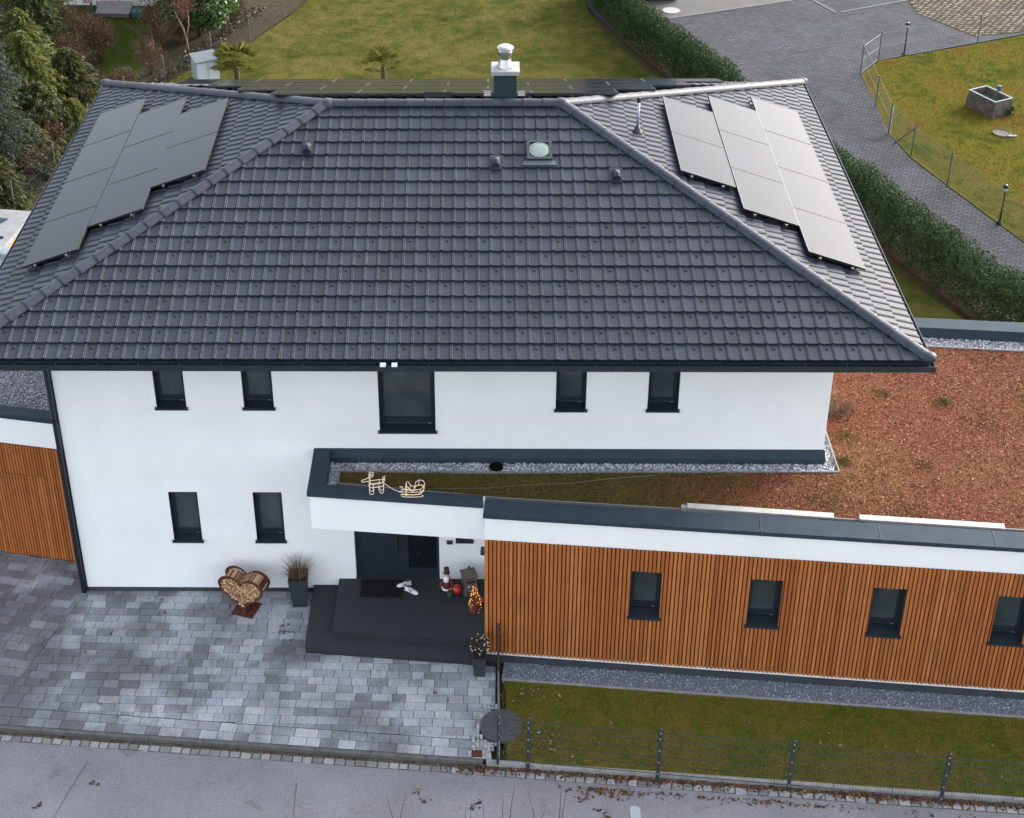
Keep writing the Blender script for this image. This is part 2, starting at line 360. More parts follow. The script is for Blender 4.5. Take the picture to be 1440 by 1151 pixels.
WIN = [(1.89, 2.45, 4.48, 5.70), (3.53, 4.09, 4.48, 5.70), (6.05, 7.10, 3.96, 5.70), (9.34, 9.90, 4.46, 5.70), (11.04, 11.61, 4.46, 5.70),
       (1.89, 2.45, 1.30, 2.50), (3.53, 4.09, 1.30, 2.50)]
DOOR = (5.45, 7.12, .34, 2.60)
mb = MB(); wall_grid(mb, 0, W, HP, 6.30, WIN+[DOOR], 0, .26)
front_wall = mb.build('wall', M_white, house)
mb = MB(); mb.face([(W, 0, 0), (W, 9.72, 0), (W, 9.72, 6.3), (W, 0, 6.3)]); mb.build('wall', M_white, house)
mb = MB(); mb.face([(0, 9.72, 0), (0, 0, 0), (0, 0, 6.3), (0, 9.72, 6.3)]); mb.build('wall', M_white, house)
mb = MB(); mb.face([(W, 9.72, 0), (0, 9.72, 0), (0, 9.72, 6.3), (W, 9.72, 6.3)]); mb.build('wall', M_white, house)
mb = MB(); mb.box(.02, 4.55, -.004, .1, -.05, HP-.002); mb.build('plinth', M_plinth, house)

def make_window(x0, x1, z0, z1, parent, depth=.23, proud=.045, big=False, y=0.0, mat_rev=True):
    """frame (with dark reveal lining) > pane, sill"""
    f = MB(); t = .012; d = depth
    f.box(x0, x0+t, y-.004, y+d, z0, z1); f.box(x1-t, x1, y-.004, y+d, z0, z1)            # shutter guides lining the reveal
    f.box(x0+t, x1-t, y-.004, y+d, z1-t, z1)
    fb = .085 if not big else .10; yi = y+d-.05
    f.box(x0+t, x0+t+fb*.75, yi, yi+.05, z0+.02, z1-t); f.box(x1-t-fb*.75, x1-t, yi, yi+.05, z0+.02, z1-t)
    f.box(x0+t+fb*.75, x1-t-fb*.75, yi, yi+.05, z1-t-fb*.8, z1-t); f.box(x0+t+fb*.75, x1-t-fb*.75, yi, yi+.05, z0+.02, z0+.02+fb*1.6)
    f.box(x0+t+fb*.75, x1-t-fb*.75, yi-.02, yi, z0+.02+fb*.7, z0+.02+fb*1.1)
    if big: f.box(x0+t+fb*.75, x1-t-fb*.75, yi-.03, yi, z0+.16, z0+.20)
    fo = f.build('window', M_anth_dk, parent)
    p = MB(); p.box(x0+t+fb*.75-.004, x1-t-fb*.75+.004, yi+.022, yi+.034, z0+.02+fb*1.6-.004, z1-t-fb*.8+.004); p.build('pane', M_pane, fo)
    s = MB()
    s.hexa([(x0-.025, y-proud, z0-.035), (x1+.025, y-proud, z0-.035), (x1+.002, y-.0135, z0-.030), (x0-.002, y-.0135, z0-.030),
            (x0-.025, y-proud, z0+.004), (x1+.025, y-proud, z0+.004), (x1+.002, y-.0135, z0+.008), (x0-.002, y-.0135, z0+.008)])
    s.hexa([(x0+.013, y-.0135, z0+.002), (x1-.013, y-.0135, z0+.002), (x1-.013, yi, z0+.002), (x0+.013, yi, z0+.002),
            (x0+.013, y-.0135, z0+.0085), (x1-.013, y-.0135, z0+.0085), (x1-.013, yi, z0+.045), (x0+.013, yi, z0+.045)])
    s.box(x0-.028, x0-.006, y-proud-.002, y-.0145, z0-.037, z0+.03); s.box(x1+.006, x1+.028, y-proud-.002, y-.0145, z0-.037, z0+.03)
    s.build('sill', M_anth_dk, fo)
    h = MB(); h.box(x1-t-fb*.75-.06, x1-t-fb*.75+.0, yi-.026, yi-.004, z0+.065, z0+.075); h.build('guide_clip', M_alu, fo)
    return fo
for i, (a, b, c, d) in enumerate(WIN): make_window(a, b, c, d, house, big=(i == 2))

# door: leaf, sidelight, frame
mb = MB(); a, b, c, d = DOOR
mb.box(a, b, .12, .19, d-.06, d); mb.box(a, a+.06, .12, .19, c, d-.06); mb.box(b-.06, b, .12, .19, c, d-.06); mb.box(6.36, 6.50, .12, .19, c, d-.06); mb.box(a+.06, 6.36, .12, .19, c, c+.03)
mb.box(6.50, b-.06, .12, .19, c, c+.16)
door = mb.build('door', M_anth_dk, house)
mb = MB(); mb.box(a+.06, 6.36, .138, .18, c+.03, d-.06); mb.build('door_leaf', M_anth_dk, door)
mb = MB(); mb.box(6.50, b-.06, .15, .165, c+.16, d-.06); mb.build('sidelight_pane', M_pane_dk, door)
mb = MB(); mb.tube([(6.27, .085, c+.55), (6.27, .085, d-.35)], .016, 8)
mb.tube([(6.27, .085, c+.75), (6.27, .14, c+.75)], .010, 6); mb.tube([(6.27, .085, d-.6), (6.27, .14, d-.6)], .010, 6); mb.build('door_handle', M_steel, door)
mb = MB(); mb.box(a-.002, b+.002, -.012, .12, c-.004, c+.012); mb.build('threshold', M_step, door)
mb = MB(); mb.bevbox(0, .115, 0, .09, 0, .03, .008); o = mb.build('doorbell', M_anth_dk, house); o.rotation_euler = (R(90), 0, 0); o.location = (7.27, -.001, 1.24)
mb = MB(); mb.box(7.45, 7.80, -.03, -.001, 1.27, 1.62); mb.box(7.47, 7.78, -.045, -.03, 1.55, 1.585); mb.build('letter_box', M_anth_dk, house)

# flashing where the wall meets the flat roof
mb = MB(); x0, x1 = 4.79, W+.03
mb.hexa([(x0, -.13, 3.26), (x1, -.13, 3.26), (x1, -.002, 3.26), (x0, -.002, 3.26), (x0, -.13, 3.43), (x1, -.13, 3.43), (x1, -.002, 3.56), (x0, -.002, 3.56)])
fl = mb.build('wall_flashing', M_anth, house)
for xs in (6.9, 9.0, 11.2, 13.3):
    mb = MB(); mb.box(xs, xs+.012, -.136, -.131, 3.27, 3.425); mb.build('flashing_seam', M_anth_dk, fl)
# down pipe at the garage corner
mb = MB(); mb.tube([(-.06, -.055, -.05), (-.06, -.055, 5.5), (-.10, -.25, 5.75), (-.2, -.9, 6.08), (-.22, Y0+.08, 6.2)], .05, 10)
dp = mb.build('down_pipe', M_anth_dk, house, smooth=True)
for z in (.4, 2.2, 4.2): 
    mb = MB(); mb.lathe([(.056, z), (.056, z+.03)], (-.06, -.055, 0), 10); mb.build('pipe_clip', M_anth_dk, dp)
mb = MB(); mb.box(-.02, .012, -.014, .10, -.05, 6.2); mb.build('corner_strip', M_anth_dk, house)

# roof deck with soffit and fascia
mb = MB(); E = [(XL+.1, Y0+.1), (XR-.1, Y0+.1), (XR-.1, Y1-.1), (XL+.1, Y1-.1)]; ze = EAV+.1*tp-.06; zr = RZ-.06
ro = [(x, y, ze) for x, y in E]+[(RXA, YR, zr), (RXB, YR, zr)]+[(x, y, 6.19) for x, y in E]
mb.add(ro, [(0, 1, 5, 4), (1, 2, 5), (2, 3, 4, 5), (3, 0, 4), (0, 6, 7, 1), (1, 7, 8, 2), (2, 8, 9, 3), (3, 9, 6, 0), (6, 9, 8, 7)])
roof = mb.build('roof', M_anth_dk, house)
# gutter on all four sides: a U channel
def gutter_ring():
    mb = MB(); prof = [(0.0, 6.315), (0, 6.20), (.14, 6.20), (.14, 6.29), (.130, 6.29), (.130, 6.212), (.012, 6.212), (.012, 6.315)]   # inset from the outer edge
    n = len(prof); rings = []
    for d, z in prof: rings.append([(XL+d, Y0+d, z), (XR-d, Y0+d, z), (XR-d, Y1-d, z), (XL+d, Y1-d, z)])
    for i in range(n):
        a, b = rings[i], rings[(i+1) % n]
        for k in range(4):
            k2 = (k+1) % 4; mb.face([a[k], b[k], b[k2], a[k2]])
    return mb
gut = gutter_ring().build('gutter', M_anth_dk, house)
mb = MB()
for k in range(23): mb.box(XL+.5+k*.72, XL+.52+k*.72, Y0-.006, Y0+.13, 6.314, 6.320)
tag(mb.build('gutter_brackets', M_anth, gut), kind='stuff')
for xs in (6.22, 6.42):
    mb = MB(); mb.bevbox(xs, xs+.10, Y0-.01, Y0+.07, 6.30, 6.35, .01); mb.build('gutter_clip', M_white, gut)

# tiles
TW, GA, TL = .228, .3605, .405
PROF = [(0, .000), (.012, .0145), (.032, .0200), (.037, .0150), (.042, .0200), (.060, .0205), (.069, .0010), (.140, .0000), (.220, .0015), (.228, .000)]
def tile_faces():
    """faces of one tile in local (u, v, h); front edge at v=0 raised, tail low"""
    out = []; lift, th = .040, .022; n = len(PROF)
    top = [(u, 0, h+lift) for u, h in PROF]; nose = [(u, .012, h+lift+.002) for u, h in PROF]; tail = [(u, TL, h+.001) for u, h in PROF]; bot = [(u, 0, h+lift-th) for u, h in PROF]
    for i in range(n-1):
        out.append([top[i], top[i+1], tail[i+1], tail[i]]); out.append([bot[i], bot[i+1], top[i+1], top[i]])
    out.append([bot[0], top[0], tail[0], (0, TL, -.02)]); out.append([top[-1], bot[-1], (PROF[-1][0], TL, -.02), tail[-1]])
    return out
TF = tile_faces()
def slope_frames():
    c, s = cp_, sp_
    return {'front': (Vector((XL, Y0, EAV)), Vector((1, 0, 0)), Vector((0, c, s)), XR-XL),
            'right': (Vector((XR, Y0, EAV)), Vector((0, 1, 0)), Vector((-c, 0, s)), Y1-Y0),
            'back': (Vector((XR, Y1, EAV)), Vector((-1, 0, 0)), Vector((0, -c, s)), XR-XL),
            'left': (Vector((XL, Y1, EAV)), Vector((0, -1, 0)), Vector((c, 0, s)), Y1-Y0)}
SF = slope_frames()
def on_slope(name, u, v, h=0):
    o, U, V, L = SF[name]; return o+U*u+V*v+U.cross(V)*h
tb = MB()
tb.piece(TF)
tile_mesh = tb.mesh('roof_tile', M_tile_o)
singles = []; rest = MB(); V0 = .075
SL = HALF/cp_
for name, (o, U, V, L) in SF.items():
    N = U.cross(V); phase = {'front': (-.344-XL) % TW, 'right': .05, 'back': .1, 'left': .12}[name]
    v_first = V0 if name == 'front' else .15
    rows = int((SL-v_first)/GA)+1
    for r in range(rows):
        v = v_first+r*GA
        k0 = int((v*cp_-phase)/TW)-2; k1 = int((L-v*cp_-phase)/TW)+2
        for k in range(k0, k1+1):
            u = phase+k*TW
            inside = lambda uu, vv: vv*cp_ <= uu <= L-vv*cp_ and vv <= SL
            cn = [inside(u, v), inside(u+TW, v), inside(u, v+TL), inside(u+TW, v+TL)]
            if not any(cn) and not inside(u+TW/2, v): continue
            if all(cn):
                P = o+U*u+V*v
                if name == 'front': singles.append(((P-CAM).length, P, U, V, N)); continue
                rest.piece([[P+U*a+V*b+N*c for a, b, c in fc] for fc in TF])
            else:
                got = []
                for fc in TF:
                    q = [(u+a, v+b, c) for a, b, c in fc]
                    # keep u >= v*cp  and u <= L-v*cp
                    def keep(q, fn):
                        out = []
                        for i in range(len(q)):
                            A, B = q[i], q[(i+1) % len(q)]; da, db = fn(A), fn(B)
                            if da >= 0: out.append(A)
                            if (da >= 0) != (db >= 0):
                                t = da/(da-db); out.append(tuple(A[j]+t*(B[j]-A[j]) for j in range(3)))
                        return out
                    q = keep(q, lambda p: p[0]-p[1]*cp_)
                    if len(q) > 2: q = keep(q, lambda p: L-p[1]*cp_-p[0])
                    if len(q) > 2: q = keep(q, lambda p: SL-p[1])
                    if len(q) > 2: got.append([o+U*a+V*b+N*c for a, b, c in q])
                if got: rest.piece(got)
singles.sort(key=lambda t: t[0])
for i, (d, P, U, V, N) in enumerate(singles):
    if i < 300:
        ob = link('roof_tile', tile_mesh, roof); mt = Matrix((U, V, N)).transposed().to_4x4()
        mt = mt @ Matrix.Rotation(random.gauss(0, .0022), 4, 'Z') @ Matrix.Rotation(random.gauss(0, .003), 4, 'X')
        mt.translation = P+N*random.uniform(-.001, .002); ob.matrix_local = mt
    else:
        a_, j = random.gauss(0, .003), random.uniform(-.001, .002)
        rest.piece([[P+U*a+V*b+N*(c+j+a_*b) for a, b, c in fc] for fc in TF])
o = rest.build('roof_tile_field', M_tile_s, roof); tag(o, kind='stuff')
# snow stops
ss = MB(); o_, U, V, L = SF['front']; N = U.cross(V); ph = (-.344-XL) % TW
def nub(P):
    pr = [(0, 0, .03), (.055, 0, .03), (.055, .05, .03), (0, .05, .03), (.014, .006, .048), (.041, .006, .048), (.038, .030, .044), (.017, .030, .044)]
    ss.hexa([P+U*a+V*b+N*c for a, b, c in pr])
for r in range(9):
    step = 2 if r < 3 else 3; v = V0+r*GA+.24; off = (r % 2) if r < 3 else (r*2) % 3
    for k in range(-2, 90):
        if (k+off) % step: continue
        u = ph+k*TW+.125
        if v*cp_+.15 < u < L-v*cp_-.2: nub(o_+U*u+V*v-N*.006)
tag(ss.build('snow_stops', mat_plain('snow_stop_grey', (.042, .043, .049), .85, spec=.08), roof), kind='stuff')

# ridge and hip caps
def cap_mesh(r0, r1, ln):
    mb = MB(); n = 9; vs_ = []; fs_ = []
    for j, (x, r) in enumerate(((0, r0), (.03, r0*1.0), (ln, r1))):
        for k in range(n):
            a = math.pi*k/(n-1); vs_.append((x, r*math.cos(a), r*.82*math.sin(a)-.02))
    for j in range(2):
        for k in range(n-1): fs_.append((j*n+k, j*n+k+1, (j+1)*n+k+1, (j+1)*n+k))
    b = len(vs_)
    for k in range(n):
        a = math.pi*k/(n-1); vs_.append((0, (r0-.018)*math.cos(a), (r0-.018)*.82*math.sin(a)-.02))
    for k in range(n-1): fs_.append((b+k, b+k+1, k+1, k))
    mb.add(vs_, fs_); return mb.mesh('ridge_tile', M_ridge)
CAPM = cap_mesh(.128, .112, .39)
for p in CAPM.polygons: p.use_smooth = True
def caps(a, b, n):
    a, b = Vector(a), Vector(b); d = (b-a)/n; t = d.normalized(); side = Vector((0, 0, 1)).cross(t).normalized(); up = t.cross(side)
    for i in range(n):
        ob = link('ridge_tile', CAPM, roof); mt = Matrix((t, side, up)).transposed().to_4x4(); mt = mt @ Matrix.Rotation(random.gauss(0, .006), 4, 'Z') @ Matrix.Rotation(random.gauss(0, .01), 4, 'X')
        s = d.length/.36
        mt = mt @ Matrix.Diagonal((s, 1, 1, 1)); mt.translation = a+d*i+up*.015; ob.matrix_local = mt
up = Vector((0, 0, .03))
caps(Vector((RXA, YR, RZ))+up, Vector((RXB, YR, RZ))+up, 12)
for cxy, ap in (((XL, Y0), RXA), ((XR, Y0), RXB), ((XL, Y1), RXA), ((XR, Y1), RXB)):
    A = Vector((cxy[0], cxy[1], EAV)); B = Vector((ap, YR, RZ)); A = A+(B-A)*.018
    caps(A+up, B+up, 23)
    mb = MB(); mb.lathe([(.02, -.09), (.10, -.06), (.128, 0), (.11, .06), (.05, .09)], tuple(A+up+Vector((0, 0, .02))), 12); mb.build('hip_end_cap', M_ridge, roof, smooth=True)
for px_, ap in ((RXA, 1), (RXB, -1)):
    mb = MB(); mb.lathe([(.17, -.06), (.165, .03), (.12, .10), (.05, .125)], (px_, YR, RZ+.01), 14); mb.build('ridge_junction', M_ridge, roof, smooth=True)

# chimney with slab and cowl
mb = MB(); mb.box(8.19, 8.65, 5.02, 5.46, 8.2, 9.08)
chim = mb.build('chimney', mat_plain('chimney_cladding', (.012, .030, .036), .45, var=.15), house)
mb = MB(); mb.bevbox(8.135, 8.705, 4.965, 5.515, 9.08, 9.165, .012); mb.build('chimney_slab', M_concrete, chim)
mb = MB(); cc = (8.42, 5.24, 9.165)
mb.lathe([(.165, 0), (.16, .02), (.10, .17), (.10, .24), (.135, .25), (.135, .33), (.125, .34)], cc, 20)
for k in range(4):
    an = math.pi/4+k*math.pi/2; mb.tube([(cc[0]+.19*math.cos(an), cc[1]+.19*math.sin(an), cc[2]), (cc[0]+.125*math.cos(an), cc[1]+.125*math.sin(an), cc[2]+.27), (cc[0]+.12*math.cos(an), cc[1]+.12*math.sin(an), cc[2]+.40)], .009, 5)
mb.lathe([(.165, .40), (.168, .41), (.12, .445), (.03, .46)], cc, 20); mb.build('chimney_cowl', M_steel, chim)
for xs in (7.97, 8.67):
    mb = MB()
    for k in range(7): mb.box(xs+k*.028, xs+k*.028+.012, 5.50, 5.515, 8.40, 8.53)
    for z in (8.40, 8.46, 8.52): mb.box(xs, xs+.18, 5.516, 5.524, z, z+.012)
    mb.box(xs+.02, xs+.16, 5.526, 5.75, 8.395, 8.41); mb.build('roof_step_grating', M_grate, house)
mb = MB(); mb.box(6.78, 7.32, 5.30, 5.52, 8.36, 8.47); mb.box(6.76, 7.34, 5.28, 5.54, 8.47, 8.485); mb.build('ridge_vent', mat_plain('vent_black', (.010, .012, .013), .95, spec=.0), house)

# square frame roof light with a round pale dome
sk = on_slope('front', 8.83-XL, (3.28-Y0)/cp_, 0); o_, U, V, L = SF['front']; N = U.cross(V)
def sl_build(name, mb, mat, parent, P, frame='front', smooth=False):
    ob = mb.build(name, mat, parent, smooth); o_, U, V, L = SF[frame]; mt = Matrix((U, V, U.cross(V))).transposed().to_4x4(); mt.translation = P; ob.matrix_local = mt; return ob
mb = MB(); mb.box(0, .49, 0, .06, 0, .13); mb.box(0, .49, .46, .52, 0, .13); mb.box(0, .06, .06, .46, 0, .13); mb.box(.43, .49, .06, .46, 0, .13); mb.box(.05, .44, .05, .47, .03, .10)
skl = sl_build('skylight', mb, M_anth_dk, house, sk)
mb = MB(); mb.lathe([(.178, .10), (.178, .118), (.15, .126), (.09, .132), (.02, .134)], (.245, .26, 0), 28); ob = mb.build('skylight_dome', mat_plain('skylight_acrylic', (.17, .215, .19), .3, spec=.25, var=.18, scale=14), skl, smooth=True)
mb = MB(); mb.lathe([(.195, .098), (.195, .124), (.179, .124), (.179, .098)], (.245, .26, 0), 28, cap=False); mb.build('skylight_ring', M_concrete, skl)
mb = MB(); mb.hexa([(-.10, -.10, .030), (.59, -.10, .030), (.53, .0, .05), (-.04, 0, .05), (-.10, -.10, .062), (.59, -.10, .062), (.53, 0, .075), (-.04, 0, .075)]); mb.build('lead_apron', mat_plain('lead_sheet', (.085, .092, .105), .6, var=.2), skl)
for vx, vy in ((4.55, 3.50), (8.23, 3.13), (10.53, 2.80)):
    P = on_slope('front', vx-XL-.085, (vy-Y0)/cp_, .02)
    mb = MB(); n = 9; vs_ = []; fs_ = []
    for j, (v, hh) in enumerate(((0, .16), (.06, .20), (.16, .17), (.28, .03))):
        for k in range(n):
            a = math.pi*k/(n-1); vs_.append((.085-.085*math.cos(a), v, hh*math.sin(a)**.6))
    for j in range(3):
        for k in range(n-1): fs_.append((j*n+k, j*n+k+1, (j+1)*n+k+1, (j+1)*n+k))
    fs_.append(tuple(range(n-1, -1, -1))); mb.add(vs_, fs_); mb.box(-.03, .20, -.04, .34, -.01, .035)
    sl_build('roof_vent', mb, M_tile_o, house, P)
P = on_slope('right', 4.60-Y0, (XR-11.07)/cp_, 0)
mb = MB(); mb.lathe([(.026, .03), (.026, .70)], tuple(P), 10); vp = mb.build('vent_pipe', M_zinc, house, smooth=True)
mb = MB(); mb.lathe([(.04, .69), (.04, .78), (.02, .79)], tuple(P), 10); mb.build('pipe_cap', M_blackal, vp)
mb = MB(); mb.lathe([(.13, -.02), (.10, .05), (.045, .14), (.035, .18)], tuple(P), 12); mb.build('pipe_collar', M_blackal, vp, smooth=True)

# ------------------------------------------------------------------ solar panels
def panel_mesh(lu, lv):
    f = MB(); t, h = .012, .038
    f.box(0, lu, 0, t, 0, h); f.box(0, lu, lv-t, lv, 0, h); f.box(0, t, t, lv-t, 0, h); f.box(lu-t, lu, t, lv-t, 0, h)
    g_ = MB(); g_.box(t, lu-t, t, lv-t, .022, h-.003); return f.mesh('solar_panel', M_blackal), g_.mesh('panel_glass', M_panel)
PM, PG = panel_mesh(1.785, 1.145)
ORD = ['first', 'second', 'third', 'fourth', 'fifth', 'sixth', 'seventh']
def add_panel(P, U, V, N, label, group):
    ob = link('solar_panel', PM); mt = Matrix((U, V, N)).transposed().to_4x4(); mt.translation = P; ob.matrix_world = mt; tag(ob, label, 'solar panel', group)
    gl = link('panel_glass', PG, ob); return ob
def array(frame, rows, HN, side, rot=0.0):
    o_, U, V, L = SF[frame]; N = U.cross(V)
    for (u0, v0, n, word, flip) in rows:
        c = o_+U*u0+V*v0+N*HN
        q = Matrix.Rotation(rot, 3, N); U2, V2 = q @ U, q @ V
        for k in range(n):
            pos = (n-1-k) if flip else k
            add_panel(c+U2*(k*1.803), U2, V2, N, f'{ORD[pos]} solar panel from the street in the row of {word} above the {side}', f'solar panels above the {side}')
        for vv in (.25, .90):
            mb = MB(); e = n*1.803
            mb.add([c+U2*a+V2*(vv+b)+N*h for h in (-.055, -.006) for a, b in ((-.10, 0), (e+.08, 0), (e+.08, .04), (-.10, .04))], [(3, 2, 1, 0), (4, 5, 6, 7), (0, 1, 5, 4), (1, 2, 6, 5), (2, 3, 7, 6), (3, 0, 4, 7)])
            rl = mb.build('mounting_rail', M_blackal, house)
            for a in (-.10, e+.02):
                mb = MB(); mb.add([c+U2*(a+x)+V2*(vv+y)+N*h for h in (-.004, .022) for x, y in ((0, .0), (.028, .0), (.028, .035), (0, .035))], [(3, 2, 1, 0), (4, 5, 6, 7), (0, 1, 5, 4), (1, 2, 6, 5), (2, 3, 7, 6), (3, 0, 4, 7)])
                mb.build('end_clamp', M_grate, rl)
vR = lambda x: (XR-x)/cp_; vL = lambda x: (x-XL)/cp_
array('right', [(1.24-Y0, vR(15.01), 4, 'four', False), (2.24-Y0, vR(13.93), 3, 'three', False), (3.10-Y0, vR(12.82), 2, 'two', False)], .125, 'red planted roof')
array('left', [(Y1-8.47, vL(-.745), 4, 'four', True), (Y1-7.58, vL(.37), 3, 'three', True), (Y1-6.72, vL(1.47), 2, 'two', True)], .125, 'garage', rot=R(1.3))
# back slope, only a thin strip shows over the ridge
o_, U, V, L = SF['back']; N = U.cross(V)
for (x_left, y_, n) in ((.85, 10.25, 7), (1.75, 9.10, 6), (2.65, 7.95, 5), (3.55, 6.80, 4)):
    for k in range(n):
        u = XR-(x_left+(k+1)*1.803); v = (Y1-y_)/cp_
        add_panel(o_+U*u+V*v+N*.135, U, V, N, 'solar panel seen edge-on behind the ridge beside the chimney', 'solar panels behind the ridge')

# ------------------------------------------------------------------ loose material scattered on surfaces
OCT_V = np.array([(1, 0, 0), (0, 1, 0), (-1, 0, 0), (0, -1, 0), (.1, .1, .8), (0, 0, -.6)], float)
OCT_F = np.array([(0, 1, 4), (1, 2, 4), (2, 3, 4), (3, 0, 4), (1, 0, 5), (2, 1, 5), (3, 2, 5), (0, 3, 5)])
def stones(name, P, size, mat, parent=None, flat=.7):
    n = len(P); P = np.asarray(P, float)
    s = rng.uniform(size[0], size[1], (n, 1, 1))*rng.uniform(.7, 1.3, (n, 1, 3)); s[:, :, 2] *= flat
    V = OCT_V[None]*s*(1+rng.normal(0, .14, (n, 6, 3)))
    a = rng.uniform(0, 6.283, n); c, si = np.cos(a)[:, None], np.sin(a)[:, None]
    t = rng.normal(0, .35, n); ct, st = np.cos(t)[:, None], np.sin(t)[:, None]
    y = V[:, :, 1]*ct-V[:, :, 2]*st; z = V[:, :, 1]*st+V[:, :, 2]*ct; x = V[:, :, 0]
    V = np.stack([x*c-y*si, x*si+y*c, z], -1)+P[:, None, :]
    Fi = OCT_F[None]+(np.arange(n)*6)[:, None, None]
    return tag(link(name, np_mesh(name, V, Fi.reshape(-1, 3), mat), parent), kind='stuff')
def chips(P, size, aspect=(1, 1.6), tilt=.45):
    n = len(P); a = rng.uniform(0, 6.283, n); s = rng.uniform(size[0], size[1], n); q = rng.uniform(*aspect, n)
    U = np.stack([np.cos(a), np.sin(a), rng.normal(0, tilt, n)], -1); Wv = np.stack([-np.sin(a), np.cos(a), rng.normal(0, tilt, n)], -1)
    U *= (s*q)[:, None]; Wv *= s[:, None]
    V = np.stack([P-U, P-Wv*.8, P+U, P+Wv], 1); return V.reshape(-1, 3), np.arange(4*n).reshape(-1, 4)
def pts(poly, n, z, jz=0.0):
    q = scatter(poly, n); return np.column_stack([q, z+rng.uniform(0, 1, n)*jz])
def blades(name, P, h, wd, mat, parent=None, lean=.5):
    n = len(P); a = rng.uniform(0, 6.283, n); hh = rng.uniform(h[0], h[1], n); ww = rng.uniform(wd*.6, wd*1.3, n)
    d = np.stack([np.cos(a), np.sin(a), np.zeros(n)], -1)*ww[:, None]
    b = rng.uniform(0, 6.283, n); tip = P+np.stack([np.cos(b)*hh*lean, np.sin(b)*hh*lean, hh], -1)
    V = np.stack([P-d, P+d, tip], 1).reshape(-1, 3)
    return tag(link(name, np_mesh(name, V, np.arange(3*n).reshape(-1, 3), mat), parent), kind='stuff')

# ------------------------------------------------------------------ slatted annex with flat roof
AA = R(-5.27); AX = Vector((math.cos(AA), math.sin(AA), 0)); AY = Vector((-math.sin(AA), math.cos(AA), 0)); AO = Vector((8.03, -1.93, 0))
def A2(x, y): p = AO+AX*x+AY*y; return (p.x, p.y)
def to_local(X, Y): d = Vector((X, Y, 0))-AO; return d.dot(AX), d.dot(AY)
annex = tag(empty('annex', AO, AA), 'flat-roofed white annex clad in upright orange larch slats', 'annex')
AL, AD, ZC = 15.0, 7.48, 3.56
AWIN = [(2.63+.02, 3.18+.02, 1.40, 2.48), (4.77, 5.34, 1.39, 2.48), (6.93, 7.50, 1.37, 2.47), (9.07, 9.64, 1.37, 2.47), (11.2, 11.77, 1.37, 2.47)]
mb = MB(); wall_grid(mb, 0, AL, .19, 3.50, AWIN, 0, .30); mb.build('wall', M_white, annex)
xi, yi_ = to_local(8.03, .0)
mb = MB(); mb.face([(0, 2.1, .0), (0, .34, .0), (0, .34, 3.26), (0, 2.1, 3.26)]); mb.face([(0, .34, .0), (0, 0, .0), (0, 0, 3.5), (0, .34, 3.5)]); mb.build('wall', M_white, annex)
mb = MB(); mb.face([(AL, 0, 0), (AL, AD, 0), (AL, AD, 3.5), (AL, 0, 3.5)]); mb.build('wall', M_white, annex)
mb = MB(); mb.face([(AL, AD, 0), (5.7, AD, 0), (5.7, AD, 3.5), (AL, AD, 3.5)]); mb.build('wall', M_white, annex)
mb = MB(); mb.box(.0, AL, .012, .2, -.06, .188); mb.build('plinth', M_plinth, annex)
# cladding: dark backing, each slat its own piece, cut round the windows
mb = MB(); wall_grid(mb, .03, AL-.03, .275, 2.965, [(a-.001, b+.001, c-.046, d+.001) for a, b, c, d in AWIN], -.012, .012)
clad = mb.build('cladding', M_slat_back, annex)
SP, SW = .0735, .0505
slat_cache = {}
def slat(x, z0, z1, wd=SW):
    key = (round(z0, 2), round(z1, 2), wd)
    if key not in slat_cache:
        m_ = MB(); b = .004; m_.hexa([(0, -.048, z0), (wd, -.048, z0), (wd, -.0125, z0), (0, -.0125, z0), (0, -.048, z1), (wd, -.048, z1), (wd, -.0125, z1), (0, -.0125, z1)]); slat_cache[key] = m_.mesh('slat', M_slat)
    ob = link('slat', slat_cache[key], clad); ob.location = (x, random.uniform(-.002, .001), random.uniform(-.008, .006)); return ob
slat(.0, .27, 2.96, .062)
x = .085
while x < 13.2:
    hit = [w_ for w_ in AWIN if w_[0]-.004 < x+SW and x < w_[1]+.004]
    if hit:
        a, b, c, d = hit[0]; slat(x, .27, c-.05); slat(x, d+.008, 2.96)
        if a-.004-x > .010: slat(x, c-.048, d+.006, round(a-.004-x, 3))
        if x+SW-(b+.004) > .010: slat(b+.004, c-.048, d+.006, round(x+SW-b-.004, 3))
    else: slat(x, .27, 2.96)
    x += SP
for a, b, c, d in AWIN: make_window(a, b, c, d, annex, depth=.29, proud=.06, y=-.012)
# roof deck, copings
def poly_prism(name, poly, z0, z1, mat, parent=None):
    mb = MB(); mb.prism(poly, z0, z1); return mb.build(name, mat, parent)
lw = lambda X, Y: to_local(X, Y)
roof_poly = [lw(8.05, -1.80), lw(*A2(AL-.02, .12)), lw(*A2(AL-.02, AD-.05)), lw(14.42, 5.0), lw(14.42, -.02), lw(8.05, -.02)]
roof_poly[3] = lw(14.42, A2(to_local(14.42, 4.9)[0], AD-.05)[1])
deck = poly_prism('roof_deck', roof_poly, 3.0, 3.28, M_anth_dk, annex)
def coping(poly_top, z0, z1, name, parent, joints=()):
    mb = MB(); mb.prism(poly_top, z0, z1); return mb.build(name, M_anth, parent)
cop = MB(); cop.prism([(-.03, -.045), (AL+.03, -.045), (AL+.03, .40), (-.03, .40)], ZC-.008, ZC)      # thin top sheet
cop.box(-.03, AL+.03, -.045, -.030, ZC-.085, ZC-.008); cop.box(-.03, AL+.03, .365, .40, 3.28, ZC-.008); cop.box(-.03, -.015, -.030, .40, ZC-.085, ZC-.008); cop.box(-.0, AL, -.0, .365, 3.495, ZC-.008)
cop.box(-.028, -.014, .26, .40, 3.28, ZC-.085); cp1 = cop.build('coping', M_anth, annex)
